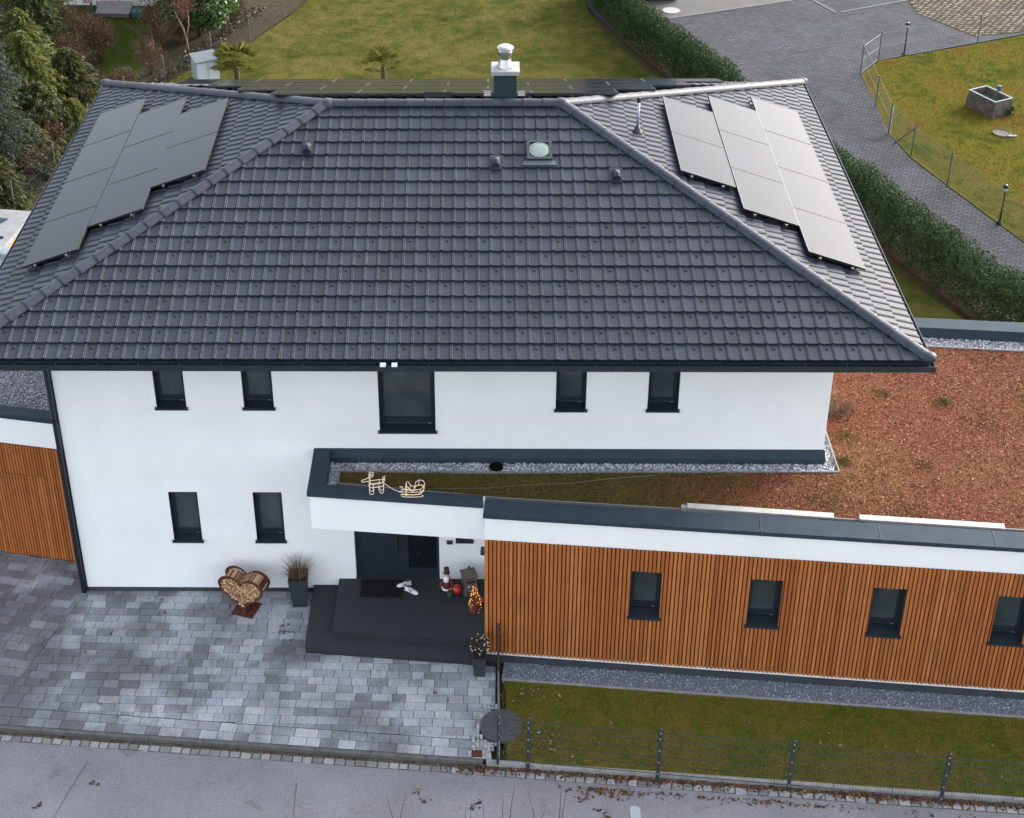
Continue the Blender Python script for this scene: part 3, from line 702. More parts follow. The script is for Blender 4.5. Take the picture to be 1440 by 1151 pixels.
for xj in (2.35, 4.85, 6.9, 8.85, 10.9):
    mb = MB(); mb.box(xj, xj+.022, -.049, .402, ZC, ZC+.006); mb.box(xj, xj+.022, -.050, -.045, ZC-.085, ZC); mb.build('coping_joint', M_plinth, cp1)
cop = MB(); xr0 = 5.9; cop.box(xr0, AL, AD-.36, AD+.04, ZC-.008, ZC); cop.box(xr0, AL, AD-.36, AD-.34, 3.28, ZC-.008); cop.box(xr0, AL, AD-.34, AD+.0, 3.45, ZC-.008); cop.build('coping', M_anth, annex)
mb = MB(); mb.bevbox(0, .09, -.06, .06, 0, .12, .01); o = mb.build('wall_lamp', M_anth_dk, annex); o.location = (-.092, .16, 2.50)
mb = MB(); mb.lathe([(.015, -.09), (.05, -.06), (.055, -.01), (.05, 0)], (.045, 0, 0), 14); mb.build('lamp_dome', M_white, o, smooth=True)

# ------------------------------------------------------------------ porch canopy in front of the door
porch = tag(empty('porch_canopy', (4.8, 0, 0)), 'flat white porch canopy with dark coping over the front door', 'canopy')
def PP(*a): return [(x-4.8, y) for x, y in a]
pl0, pl1 = (4.83, -1.33), (8.035, -1.64)
mb = MB(); mb.prism(PP((4.83, -.001), pl0, pl1, (8.035, -.001)), 2.71, 3.28); mb.build('canopy_body', M_white, porch)
mb = MB(); mb.prism(PP((4.83, -.001), pl0, (5.06, -1.35), (5.06, -.001)), 3.28, 3.53); mb.prism(PP((5.06, -1.13), (5.06, -1.352), pl1, (8.035, -1.42)), 3.28, 3.53); mb.build('parapet', M_white, porch)
mb = MB(); z0, z1 = ZC-.012, ZC-.004
mb.prism(PP((4.785, -.003), (4.785, -1.365), (5.10, -1.10), (5.10, -.003)), z0, z1); mb.prism(PP((4.785, -1.365), (7.998, -1.685), (7.998, -1.42), (5.10, -1.10)), z0, z1)
mb.prism(PP((4.785, -.003), (4.785, -1.365), (4.80, -1.350), (4.80, -.003)), z0-.075, z0); mb.prism(PP((4.785, -1.365), (7.998, -1.685), (7.998, -1.67), (4.80, -1.350)), z0-.075, z0)
mb.prism(PP((5.075, -.14), (5.085, -1.10), (5.10, -1.10), (5.10, -.14)), 3.27, z0); mb.prism(PP((5.10, -1.115), (7.998, -1.435), (7.998, -1.42), (5.10, -1.10)), 3.27, z0)
mb.build('coping', M_anth, porch)

# ------------------------------------------------------------------ gravel, sedum and edging on the flat roof
ZR = 3.28
Pw = lambda *a: list(a)
strip_w = [(5.10, -.44), (14.64, -.41), (14.62, -.13), (5.10, -.13)]
strip_s = [(14.43, -.40), (14.64, -.41), (14.60, 4.9), (14.43, 4.9)]
strip_l = [(5.10, -.85), (5.30, -.85), (5.30, -.44), (5.10, -.44)]
fr = lambda X: -1.24-(X-8.27)*.0922
strip_f = [(5.10, -1.05), (8.0, -1.40), (22.5, -1.55-(22.5-8.0)*.0922), (22.5, fr(22.5)), (8.27, fr(8.27)), (5.28, -.83), (5.10, -.83)]
rear_in = lambda X: A2(to_local(X, 4.2)[0], AD-.36)[1]
strip_r = [(14.65, rear_in(14.65)-.42), (22.4, rear_in(22.4)-.42), (22.4, rear_in(22.4)), (14.65, rear_in(14.65))]
gb = MB()
for s_ in (strip_w, strip_s, strip_l, strip_r): gb.prism(s_, ZR, ZR+.018)
gb.prism(strip_f, ZR, ZR+.018)
gbed = tag(gb.build('roof_gravel_bed', mat_plain('gravel_bed', (.20, .20, .22), .9, var=.6, scale=45, bmp=.5)), 'grey gravel margin round the planted flat roof', 'gravel', kind='stuff')
P = np.vstack([pts(strip_w, 4600, ZR+.02, .02), pts(strip_s, 900, ZR+.02, .02), pts(strip_l, 260, ZR+.02, .02), pts(strip_r, 4200, ZR+.02, .02)])
stones('pebbles', P, (.012, .026), M_gravel_lt, gbed)
stones('pebbles', pts(strip_f, 4200, ZR+.02, .02), (.012, .024), M_gravel_lt, gbed)
sed_poly = [(5.30, -.44), (5.28, -.83), (8.27, fr(8.27)), (22.5, fr(22.5)), (22.5, rear_in(22.5)-.42), (14.64, rear_in(14.64)-.42), (14.64, -.41)]
def mat_sedum():
    m, n, l, b = material('sedum_substrate'); p = geo_pos(n)
    sx = n.new('ShaderNodeSeparateXYZ'); l.new(p, sx.inputs[0])
    t = noise_node(n, l, .8, 4, .6, p); t2 = noise_node(n, l, 26, 6, .75, p)
    ad = n.new('ShaderNodeMath'); ad.operation = 'MULTIPLY_ADD'; l.new(t.outputs['Fac'], ad.inputs[0]); ad.inputs[1].default_value = 2.4; l.new(sx.outputs[0], ad.inputs[2])
    mr = n.new('ShaderNodeMapRange'); l.new(ad.outputs[0], mr.inputs[0]); mr.inputs[1].default_value = 11.6; mr.inputs[2].default_value = 14.2
    red = ramp_node(n, l, t2.outputs['Fac'], [(.3, (0.0745, 0.0229, 0.0113)), (.5, (0.1416, 0.0477, 0.0244)), (.7, (0.2236, 0.0955, 0.0534))])
    mos = ramp_node(n, l, t2.outputs['Fac'], [(.3, (0.0466, 0.0268, 0.0097)), (.5, (0.0932, 0.0594, 0.0169)), (.7, (0.1320, 0.1041, 0.0266))])
    c = mixc(n, l, mr.outputs[0], mos.outputs[0], red.outputs[0])
    t3 = noise_node(n, l, .55, 4, .55, p, .5); f = ramp_node(n, l, t3.outputs['Fac'], [(.50, gray(0)), (.68, gray(.5))])
    c = mixc(n, l, f.outputs[0], c, (.145, .105, .030)); l.new(c, b.inputs['Base Color'])
    b.inputs['Roughness'].default_value = .95; b.inputs['Specular IOR Level'].default_value = .15
    bump(n, l, b, t2.outputs['Fac'], .8, .03); return m
mb = MB(); mb.prism(sed_poly, ZR, ZR+.05)
sed = tag(mb.build('sedum_roof', mat_sedum()), 'reddish sedum and crushed brick planting on the annex flat roof', 'sedum', kind='stuff')
M_chip_r = mat_random('brick_chip', [(0, (0.0805, 0.0201, 0.0113)), (.4, (0.1536, 0.0472, 0.0254)), (.75, (0.2196, 0.0787, 0.0458)), (.96, (0.2636, 0.1259, 0.0815)), (1, (0.4830, 0.3462, 0.2548))], .85, .15, fine=(50, .2), bmp=0)
M_chip_m = mat_random('moss_tuft', [(0, (0.0286, 0.0425, 0.0085)), (.4, (0.0858, 0.0836, 0.0169)), (.75, (0.1287, 0.1215, 0.0242)), (1, (0.1716, 0.0941, 0.0363))], .9, .1, fine=(50, .2), bmp=0)
q = pts(sed_poly, 100000, ZR+.052, .018)
red_side = q[:, 0]+rng.normal(0, 1.1, len(q)) > 12.6
qr = q[red_side]; V, Fq = chips(qr, (.006, .016)); tag(link('brick_chips', np_mesh('brick_chips', V, Fq, M_chip_r), sed), kind='stuff')
qm = np.vstack([q[~red_side], q[red_side][:2500]]); cl = rng.random(len(qm)) < .8
blades('moss', qm[cl], (.012, .045), .010, M_chip_m, sed, lean=.8)
clump = []
for _ in range(26):
    c0 = scatter(sed_poly, 1)[0]; k = rng.integers(120, 420); clump.append(np.column_stack([c0+rng.normal(0, 1, (k, 2))*rng.uniform(.06, .28), np.full(k, ZR+.05)]))
cl_ = np.vstack(clump); cl_ = cl_[inpoly(cl_, sed_poly)]
blades('sedum_clumps', cl_, (.02, .05), .011, mat_random('sedum_leaf', [(0, (.07, .075, .015)), (.6, (.13, .12, .028)), (1, (.17, .13, .04))], .8, .2, fine=(30, .2), bmp=0), sed, lean=.7)
# pale metal edging
def edging(pl, z, wd=.012, h=.05):
    mb = MB()
    for (a, b) in zip(pl, pl[1:]):
        d = Vector((b[0]-a[0], b[1]-a[1], 0)).normalized(); s_ = Vector((-d.y, d.x, 0))*wd; A = Vector((*a, z)); B = Vector((*b, z))
        mb.hexa([A-s_, B-s_, B+s_, A+s_, A-s_+Vector((0, 0, h)), B-s_+Vector((0, 0, h)), B+s_+Vector((0, 0, h)), A+s_+Vector((0, 0, h))])
    return mb
ed = edging([(5.30, -.83), (5.30, -.44), (8.3, -.475), (11, -.43), (14.64, -.41), (14.62, 4.8)], ZR+.02, h=.065); tag(ed.build('roof_edging', M_grate), 'pale metal strip between roof gravel and planting', 'edging', kind='stuff')
ed = edging([(5.30, -.83), (8.27, fr(8.27)), (22.4, fr(22.4))], ZR+.02, h=.075); tag(ed.build('roof_edging', M_grate), 'pale metal strip along the street side of the roof planting', 'edging', kind='stuff')
ed = edging([(14.66, rear_in(14.66)-.42), (22.4, rear_in(22.4)-.42)], ZR+.02, h=.065); tag(ed.build('roof_edging', M_grate), 'pale metal strip along the hedge side of the roof planting', 'edging', kind='stuff')
mb = MB(); mb.lathe([(.13, .0), (.13, .05), (.10, .06), (.03, .045)], (8.24, -.27, ZR+.02), 18); tag(mb.build('roof_drain', mat_plain('drain_hole_shade', (.004, .004, .004), .9, spec=.05)), 'round roof drain with its hole shade painted black in the gravel strip', 'drain')  # near-black colour stands in for the shade inside the open drain
M_plank = mat_plain('grey_plank', (0.3844, 0.3720, 0.3534), .8, spec=.2, var=.14, scale=7, bmp=.25)
for i, (xa, ya, xb, yb) in enumerate(((11.67, -1.60, 14.25, -1.87), (14.70, -1.91, 17.20, -2.15))):
    d = Vector((xb-xa, yb-ya, 0)); ln = d.length
    mb = MB(); mb.bevbox(0, ln, 0, .145, 0, .035, .005); o = mb.build('plank', M_plank); o.location = (xa, ya, ZR+.125); o.rotation_euler = (0, 0, math.atan2(d.y, d.x))
    mb = MB(); mb.bevbox(-.1 if i == 0 else .1, ln-.25, .03, .135, -.10, -.002, .005); mb.build('lower_board', M_plank, o)
    tag(o, ['bleached grey plank lying on the roof edge next to the green mossy part', 'bleached grey plank lying on the roof edge beside red chippings only'][i], 'plank')
# thin cable across the moss
mb = MB(); mb.tube([(7.0, -.98, ZR+.075), (8.1, -.95, ZR+.08), (8.8, -.86, ZR+.085), (9.6, -.80, ZR+.08), (10.3, -.66, ZR+.08), (11.2, -.55, ZR+.08)], .007, 5)
tag(mb.build('cable', mat_plain('green_cable', (.10, .12, .07), .6)), 'thin green cable trailing across the mossy porch roof', 'cable')
# dried shrub heap under the eave
def twig_bush(name, base, h, rad, n, mat, parent=None, up=1.0, r=.006, seed=1, levels=3):
    rd = random.Random(seed); mb = MB()
    def grow(p, d, ln, rr, lv):
        q = [p]; dd = d.copy()
        for i in range(3):
            dd = (dd+Vector((rd.gauss(0, .16), rd.gauss(0, .16), rd.gauss(.02, .10)))).normalized(); p = p+dd*(ln/3); q.append(p)
        mb.tube(q, [rr, rr*.85, rr*.7, rr*.5], 3, cap=False)
        if lv > 0:
            for j in range(rd.randint(2, 4)):
                t = rd.choice(q[1:]); nd = (dd+Vector((rd.gauss(0, .55), rd.gauss(0, .55), rd.gauss(.15, .35)))).normalized(); grow(t, nd, ln*rd.uniform(.45, .75), rr*.6, lv-1)
    for i in range(n):
        a = rd.uniform(0, 6.283); s = rd.random()**.5; d = Vector((math.cos(a)*rad/h*s*1.1, math.sin(a)*rad/h*s*1.1, up)).normalized()
        grow(Vector(base)+Vector((math.cos(a), math.sin(a), 0))*rad*.15*s, d, h*rd.uniform(.4, .65), r, levels)
    return mb.build(name, mat, parent)
M_dry = mat_random('dry_twig', [(0, (.07, .042, .026)), (.5, (.12, .078, .048)), (1, (.19, .135, .085))], .9, .1, fine=(40, .2), bmp=0)
o = twig_bush('dry_shrub', (14.95, 1.55, ZR+.02), .42, .5, 46, M_dry, None, .5, .007, 5); tag(o, 'brown dried-up shrub on the red roof beneath the eave', 'shrub')

# ------------------------------------------------------------------ garage on the other side
GA_ = R(-10.49); GX = Vector((math.cos(GA_), math.sin(GA_), 0)); GO = Vector((-.13, .815, 0))
garage = tag(empty('garage', GO, GA_), 'low white garage with larch slat doors and gravel flat roof', 'garage')
GL = 5.2
mb = MB(); wall_grid(mb, -GL, 0, 2.87, 3.50, [], 0, .1); mb.build('wall', M_white, garage)
mb = MB(); mb.face([(-GL, 6.5, 0), (-GL, 0, 0), (-GL, 0, 3.5), (-GL, 6.5, 3.5)]); mb.build('wall', M_white, garage)
mb = MB(); mb.face([(0, 6.5, 0), (-GL, 6.5, 0), (-GL, 6.5, 3.5), (0, 6.5, 3.5)]); mb.build('wall', M_white, garage)
mb = MB(); mb.box(-GL, -.0, .0, .03, .0, 2.868); gd = mb.build('garage_door', M_slat_back, garage)
x = -.06; gs = {}
while x > -3.1:
    wd = .044
    m_ = gs.get('a')
    if not m_:
        k_ = MB(); k_.hexa([(0, -.034, .025), (wd, -.034, .025), (wd, -.002, .025), (0, -.002, .025), (0, -.034, 2.85), (wd, -.034, 2.85), (wd, -.002, 2.85), (0, -.002, 2.85)]); m_ = gs['a'] = k_.mesh('slat', M_slat)
        k_ = MB(); k_.hexa([(0, -.034, .025), (wd, -.034, .025), (wd, -.002, .025), (0, -.002, .025), (0, -.034, 2.135), (wd, -.034, 2.135), (wd, -.002, 2.135), (0, -.002, 2.135)]); gs['b'] = k_.mesh('slat', M_slat)
        k_ = MB(); k_.hexa([(0, -.034, 2.150), (wd, -.034, 2.150), (wd, -.002, 2.150), (0, -.002, 2.150), (0, -.034, 2.85), (wd, -.034, 2.85), (wd, -.002, 2.85), (0, -.002, 2.85)]); gs['c'] = k_.mesh('slat', M_slat)
    for key in (('b', 'c') if -1.56 < x < -.58 else ('a',)):
        ob = link('slat', gs[key], gd); ob.location = (x-wd, random.uniform(-.002, .001), random.uniform(-.004, .006))
    x -= .0635
mb = MB(); mb.lathe([(.04, -.05), (.045, -.02), (.03, .0)], (0, 0, 0), 10); mb.tube([(0, 0, -.05), (0, 0, -.075), (.09, 0, -.075)], .010, 6); o = mb.build('door_knob', M_anth_dk, gd); o.rotation_euler = (R(-90), 0, 0); o.location = (-1.46, -.078, 1.02); o.rotation_euler = (R(90), 0, 0); o.location = (-1.46, -.084+.05, 1.02)
mb = MB(); mb.box(-GL, .12, -.03, .25, 3.545, 3.60); mb.box(-GL, .12, -.03, -.012, 3.50, 3.545); mb.box(-GL, .12, .22, .25, 3.30, 3.545); mb.box(-GL, .1, .0, .22, 3.47, 3.545); mb.build('coping', M_anth, garage)
mb = MB(); mb.prism([(-GL, .25), (.02, .25), (1.1, 6.4), (-GL, 6.4)], 3.1, 3.32); mb.build('roof_deck', mat_plain('gravel_bed_garage', (.19, .185, .21), .9, var=.6, scale=45, bmp=.5), garage)
pp = [(-3.0, .27), (-.02, .27), (.55, 3.2), (-3.0, 3.2)]
stones('roof_gravel', pts(pp, 9000, 3.325, .02), (.012, .026), M_gravel, garage)

# ------------------------------------------------------------------ entrance steps
steps = tag(empty('entrance_steps', (6.3, -1.0, 0)), 'dark stone entrance platform with a lower step before the door', 'steps')
def SPt(*a): return [(x-6.3, y+1.0) for x, y in a]
def slab(name, poly, z0, z1, ov):
    mb = MB(); mb.prism(SPt(*poly), z0, z1-.03); mb.build(name+'_riser', mat_plain('riser_'+name, (.017, .018, .020), .8, var=.2), steps)
    big = [(poly[0][0]-ov, poly[0][1]-ov), (poly[1][0]+.0, poly[1][1]-ov), (poly[2][0], poly[2][1]), (poly[3][0]-ov, poly[3][1])]
    mb = MB(); mb.prism(SPt(*big), z1-.03, z1); mb.build(name, M_step, steps)
slab('lower_step', [(4.60, -1.74), (8.24, -2.075), (8.24, -.004), (4.60, -.004)], -.02, .17, .015)
slab('upper_step', [(5.12, -1.46), (8.02, -1.73), (8.02, -.004), (5.12, -.004)], .17, .34, .015)

# ------------------------------------------------------------------ block paved drive
M_pav_bed = mat_plain('joint_sand', (.050, .050, .052), .95, spec=.1, var=.3, scale=20)
def mat_paver(name, island):
    m, n, l, b = material(name); gg = n.new('ShaderNodeNewGeometry'); p = gg.outputs['Position']
    rnd = gg.outputs['Random Per Island'] if island else n.new('ShaderNodeObjectInfo').outputs['Random']
    sx = n.new('ShaderNodeSeparateXYZ'); l.new(p, sx.inputs[0])
    # large cloudy patches of paler, bluer blocks with soft edges, cut block by block
    t = noise_node(n, l, .75, 3, .5, p, .35)
    ma = n.new('ShaderNodeMath'); ma.operation = 'MULTIPLY_ADD'; l.new(rnd, ma.inputs[0]); ma.inputs[1].default_value = .20; l.new(t.outputs['Fac'], ma.inputs[2])
    mx = n.new('ShaderNodeMapRange'); l.new(sx.outputs[0], mx.inputs[0]); mx.inputs[1].default_value = -1.5; mx.inputs[2].default_value = 5.5; mx.inputs[3].default_value = -.06; mx.inputs[4].default_value = .08
    m2 = n.new('ShaderNodeMath'); m2.operation = 'ADD'; l.new(ma.outputs[0], m2.inputs[0]); l.new(mx.outputs[0], m2.inputs[1])
    c = ramp_node(n, l, m2.outputs[0], [(.42, (.112, .110, .116)), (.55, (.158, .160, .172)), (.66, (.232, .241, .262)), (.78, (.33, .345, .375))]).outputs[0]
    wm = ramp_node(n, l, rnd, [(0, (.88, .88, .90)), (.5, (1, 1, 1)), (.8, (1.10, 1.06, 1.02)), (1, (.82, .84, .87))]); c = mixc(n, l, 1.0, c, wm.outputs[0], 'MULTIPLY')
    mp = n.new('ShaderNodeMapping'); mp.inputs['Scale'].default_value = (9, 2.2, 1); l.new(p, mp.inputs['Vector'])
    t2 = noise_node(n, l, 3, 5, .7, mp.outputs[0]); f2 = ramp_node(n, l, t2.outputs['Fac'], [(.28, gray(.72)), (.72, gray(1.26))]); c = mixc(n, l, 1.0, c, f2.outputs[0], 'MULTIPLY')
    t3 = noise_node(n, l, 140, 3, .7, p); f3 = ramp_node(n, l, t3.outputs['Fac'], [(.3, gray(.8)), (.7, gray(1.2))]); c = mixc(n, l, 1.0, c, f3.outputs[0], 'MULTIPLY')
    t5 = noise_node(n, l, 1.9, 4, .6, p, .8); f5 = ramp_node(n, l, t5.outputs['Fac'], [(.60, gray(1)), (.72, gray(.66))]); c = mixc(n, l, 1.0, c, f5.outputs[0], 'MULTIPLY')
    l.new(c, b.inputs['Base Color']); b.inputs['Roughness'].default_value = .62; b.inputs['Specular IOR Level'].default_value = .4
    bump(n, l, b, t3.outputs['Fac'], .2, .004); return m
M_pav_o = mat_paver('paver_single', False); M_pav_s = mat_paver('paver_field', True)
kb = lambda x, off: kerb_y(x)+off/math.cos(KA)
drive_poly = [(-6, kb(-6, .08)), (8.16, kb(8.16, .08)), (8.24, .0), (0, .0), (-.2, .83), (-6, 1.9)]
mb = MB(); mb.prism(drive_poly, -.10, -.012); drive = tag(mb.build('driveway', M_pav_bed), 'grey block paved driveway in front of the house door', 'driveway', kind='structure')
pav_full = []; pav_cut = MB(); pav_mesh = {}
def lay(region, origin, ang, row_h, y_lo, y_hi, x_lo, x_hi, sizes, seed, skip=None):
    rd = random.Random(seed); c, s = math.cos(ang), math.sin(ang)
    T = lambda u, v: (origin[0]+u*c-v*s, origin[1]+u*s+v*c)
    v = y_lo; gp = .009
    while v < y_hi:
        u = x_lo-rd.random()*.4
        while u < x_hi:
            L_ = rd.choice(sizes); q = [T(u+gp/2, v+gp/2), T(u+L_-gp/2, v+gp/2), T(u+L_-gp/2, v+row_h-gp/2), T(u+gp/2, v+row_h-gp/2)]
            cc = T(u+L_/2, v+row_h/2); u += L_
            if skip and skip(*cc): continue
            k = q
            for i in range(len(region)):
                if len(k) > 2: k = clip2(k, region[i], region[(i+1) % len(region)])
            if len(k) < 3: continue
            ar = lambda z: abs(sum(z[i][0]*z[(i+1) % len(z)][1]-z[(i+1) % len(z)][0]*z[i][1] for i in range(len(z))))/2
            if ar(k) < .0015: continue
            if ar(k) > ar(q)*.999: pav_full.append(((Vector((*cc, 0))-CAM).length, cc, ang, L_, row_h, q))
            else: pav_cut.piece([[(x, y, .0) for x, y in k]]+[[(k[i][0], k[i][1], -.02), (k[(i+1) % len(k)][0], k[(i+1) % len(k)][1], -.02), (k[(i+1) % len(k)][0], k[(i+1) % len(k)][1], 0), (k[i][0], k[i][1], 0)] for i in range(len(k))])
        v += row_h
seam = [(.0, .0), (-.92, kb(-.92, .50))]
main_reg = [(-.92, kb(-.92, .505)), (7.84, kb(7.84, .505)), (8.22, -3.0), (8.23, -2.0), (8.2, -.02), (.004, -.012)]
in_step = lambda x, y: x > 4.72 and y > -1.62-(x-4.72)*.09
lay(main_reg, (0, 0), R(-1.2), .195, -4.6, .35, -1.6, 8.6, (.39, .39, .295, .295, .24), 3, in_step)
left_reg = [(-4.6, kb(-4.6, .505)), (-.93, kb(-.93, .505)), (-.008, -.01), (-.02, .02), (-.17, .80), (-4.6, 1.62)]
lay(left_reg, (-.2, .8), R(-10.49), .215, -5.2, 1.2, -4.8, 1.6, (.42, .42, .32, .25), 5)
bord = [(-4.6, kb(-4.6, .085)), (8.16, kb(8.16, .085)), (8.10, kb(8.10, .495)), (-4.6, kb(-4.6, .495))]
lay(bord, (-.74, kerb_y(-.74)+.085), KA, .205, 0, .4, -4.2, 8.9, (.42, .32, .32, .25), 9)
pav_full.sort(key=lambda t: t[0])
for i, (d, cc, ang, L_, rh, q) in enumerate(pav_full):
    if i < 300:
        key = (L_, rh)
        if key not in pav_mesh:
            b_ = MB(); b_.bevbox(-L_/2+.0045, L_/2-.0045, -rh/2+.0045, rh/2-.0045, -.03, 0, .005); pav_mesh[key] = b_.mesh('paver', M_pav_o)
        ob = link('paver', pav_mesh[key], drive); ob.location = (cc[0], cc[1], random.uniform(-.0015, .0015)); ob.rotation_euler = (random.gauss(0, .002), random.gauss(0, .002), ang+random.gauss(0, .003))
    else:
        j = random.uniform(-.0015, .0015); b = .004; cx, cy = cc
        sh = [(x+(cx-x)*b/(L_/2), y+(cy-y)*b/(rh/2)) for x, y in q]
        pav_cut.piece([[(x, y, j) for x, y in sh]]+[[(q[k][0], q[k][1], -.02), (q[(k+1) % 4][0], q[(k+1) % 4][1], -.02), (q[(k+1) % 4][0], q[(k+1) % 4][1], j-.004), (q[k][0], q[k][1], j-.004)] for k in range(4)]
                      + [[(q[k][0], q[k][1], j-.004), (q[(k+1) % 4][0], q[(k+1) % 4][1], j-.004), (*sh[(k+1) % 4], j), (*sh[k], j)] for k in range(4)])
tag(pav_cut.build('paver_field', M_pav_s, drive), kind='stuff')

# kerb stones: dark along the drive, pale along the verge
kerb = tag(empty('kerb', (0, 0, 0)), 'low concrete kerb between the street and the front plots', 'kerb'); kerb['kind'] = 'structure'
def kerb_run(xa, xb, wd, z1, mat, face):
    n = max(1, round((xb-xa)/1.0)); L_ = (xb-xa)/math.cos(KA)/n
    mb = MB(); mb.bevbox(.003, L_-.003, -wd/2, wd/2, -.14, 0, .01); me = mb.mesh('kerb_stone', mat)
    for i in range(n):
        ob = link('kerb_stone', me, kerb); X = xa+(xb-xa)*i/n; ob.location = (X, kerb_y(X)+.04, z1+random.uniform(-.003, .003)); ob.rotation_euler = (0, 0, KA)
kerb_run(-7, 8.0, .075, .002, M_kerb_dk, 0); kerb_run(8.06, 24, .07, .012, M_kerb, 0)
# row of granite setts along the street
M_sett = mat_random('granite_sett', [(0, (0.1320, 0.1320, 0.1328)), (.5, (0.1980, 0.1980, 0.2006)), (1, (0.2700, 0.2700, 0.2714))], .75, .3, False, fine=(25, .25), bmp=.3, bscale=60)
sett_row = tag(empty('sett_row', (0, 0, -.1)), 'row of pale granite setts edging the street', 'setts'); sett_row['kind'] = 'structure'
smesh = []
for k in range(5):
    mb = MB(); L_ = [.165, .175, .185, .195, .205][k]; mb.bevbox(-L_/2+.006, L_/2-.006, -.068, .068, -.04, .012, .012); me = mb.mesh('sett', M_sett)
    for v in me.vertices: v.co.x += random.uniform(-.006, .006); v.co.y += random.uniform(-.006, .006)
    smesh.append((L_, me))
u = -1.6; 
while u < 20:
    L_, me = random.choice(smesh); X = u+L_/2*math.cos(KA)
    ob = link('sett', me, sett_row); ob.location = (X, kerb_y(X)-.135-random.uniform(0, .012), random.uniform(-.004, .004)); ob.rotation_euler = (random.gauss(0, .02), random.gauss(0, .02), KA+random.gauss(0, .02)); u += L_*math.cos(KA)
mb = MB(); mb.face([(-60, kerb_y(-60)-.215, -.094), (80, kerb_y(80)-.215, -.094), (80, kerb_y(80)+.0, -.094), (-60, kerb_y(-60), -.094)])
mb.build('sett_joint_bed', mat_plain('sett_joint', (.060, .048, .036), .95, var=.4, scale=12, bmp=.4)).parent = sett_row
bpy.data.objects['sett_joint_bed'].location = (0, 0, .1)

# gravel margin along the annex plinth with a slim stone edge
gm = [A2(.36, -.42), A2(14.5, -.40), A2(14.5, .005), A2(.36, .005)]
mb = MB(); mb.prism(gm, -.08, .004); gmo = tag(mb.build('gravel_margin', mat_plain('margin_bed', (.13, .145, .17), .9, var=.6, scale=45, bmp=.5)), 'bluish grey gravel strip along the annex plinth', 'gravel', kind='stuff')
stones('margin_stones', pts(gm, 9000, .006, .014), (.010, .020), M_gravel_bl, gmo)
mb = MB(); mb.prism([A2(.36, -.47), A2(14.5, -.45), A2(14.5, -.40), A2(.36, -.42)], -.08, .016); tag(mb.build('lawn_edging', M_kerb), 'thin grey edging stone between gravel strip and front lawn', 'edging', kind='structure')

# concrete well cover, half on the lawn, with small cobbles
mb = MB(); c0 = (8.335, -3.555, 0)
mb.lathe([(.385, -.04), (.385, .018), (.375, .026), (.33, .026), (.325, .020), (.24, .020), (.235, .026), (.14, .026), (.135, .020), (.02, .020)], c0, 40)
mh = tag(mb.build('well_cover', mat_plain('well_concrete', (.060, .063, .068), .85, var=.3, scale=9, bmp=.3)), 'round dark concrete well cover beside the fence corner', 'cover')
M_cob = mat_random('small_cobble', [(0, (.20, .21, .22)), (1, (.38, .40, .41))], .8, .2, True, fine=(30, .2), bmp=0)
cb = MB(); rd = random.Random(4)
cob_reg = [(7.74, kb(7.74, .10)), (8.10, kb(8.10, .10)), (8.28, -3.9), (8.30, -3.0), (7.98, -2.92), (7.93, -3.3)]
for i in range(9):
    for k in range(26):
        x = 7.70+i*.068+rd.uniform(-.008, .008); y = kb(8, .10)+k*.066+rd.uniform(-.008, .008)
        if not inpoly([(x, y)], cob_reg)[0] or math.hypot(x-8.335, y+3.555) < .42: continue
        s_ = .028+rd.uniform(-.004, .003); cb.bevbox(x-s_, x+s_, y-s_, y+s_, -.03, .006+rd.uniform(-.003, .003), .008)
tag(cb.build('cobbles', M_cob, drive), kind='stuff')
mb = MB(); mb.bevbox(7.80, 7.995, kb(7.9, .10), kb(7.9, .10)+.17, -.03, .010, .01); tag(mb.build('rusty_cover', M_corten), 'small rusty iron cover plate at the kerb beside cobbles', 'cover')
mb = MB(); mb.bevbox(8.26, 8.30, -4.25, -2.1, -.06, .02, .006); tag(mb.build('lawn_edging', M_kerb), 'edging stone under the short side fence', 'edging', kind='structure')

# ------------------------------------------------------------------ front garden fence: rod mesh panels between posts
M_fence = mat_plain('fence_anthracite', (.022, .030, .036), .5, var=.1)
M_wire = mat_plain('fence_rod', (.030, .036, .036), .7, var=.1)
fence = tag(empty('front_fence', (8.3, -4.4, 0)), 'anthracite rod mesh garden fence along the street verge', 'fence')
fy = lambda X: -4.48-(X-8.79)*.1035
FP = [(8.28, -2.18), (8.26, -4.40), (8.79, fy(8.79)), (11.03, fy(11.03)), (13.25, fy(13.25)), (15.78, fy(15.78)), (18.2, fy(18.2))]
def fl_(p): return (p[0]-8.3, p[1]+4.4)
pm = MB(); pm.box(-.03, .03, -.02, .02, -.05, 1.13); pm.lathe([(.034, 1.13), (.03, 1.15), (.01, 1.16)], (0, 0, 0), 8)
PMESH = pm.mesh('post', M_fence)
clip_m = MB(); clip_m.box(-.012, .012, -.032, -.02, 0, .03); CLM = clip_m.mesh('post_clip', M_alu)
for i, p in enumerate(FP):
    ob = link('post', PMESH, fence); x, y = fl_(p); ob.location = (x, y, 0.02); ob.rotation_euler = (0, 0, R(-5.9) if i > 1 else R(90))
    for z in (.08, .36, .64, .92, 1.06): c_ = link('post_clip', CLM, ob); c_.location = (0, 0, z)
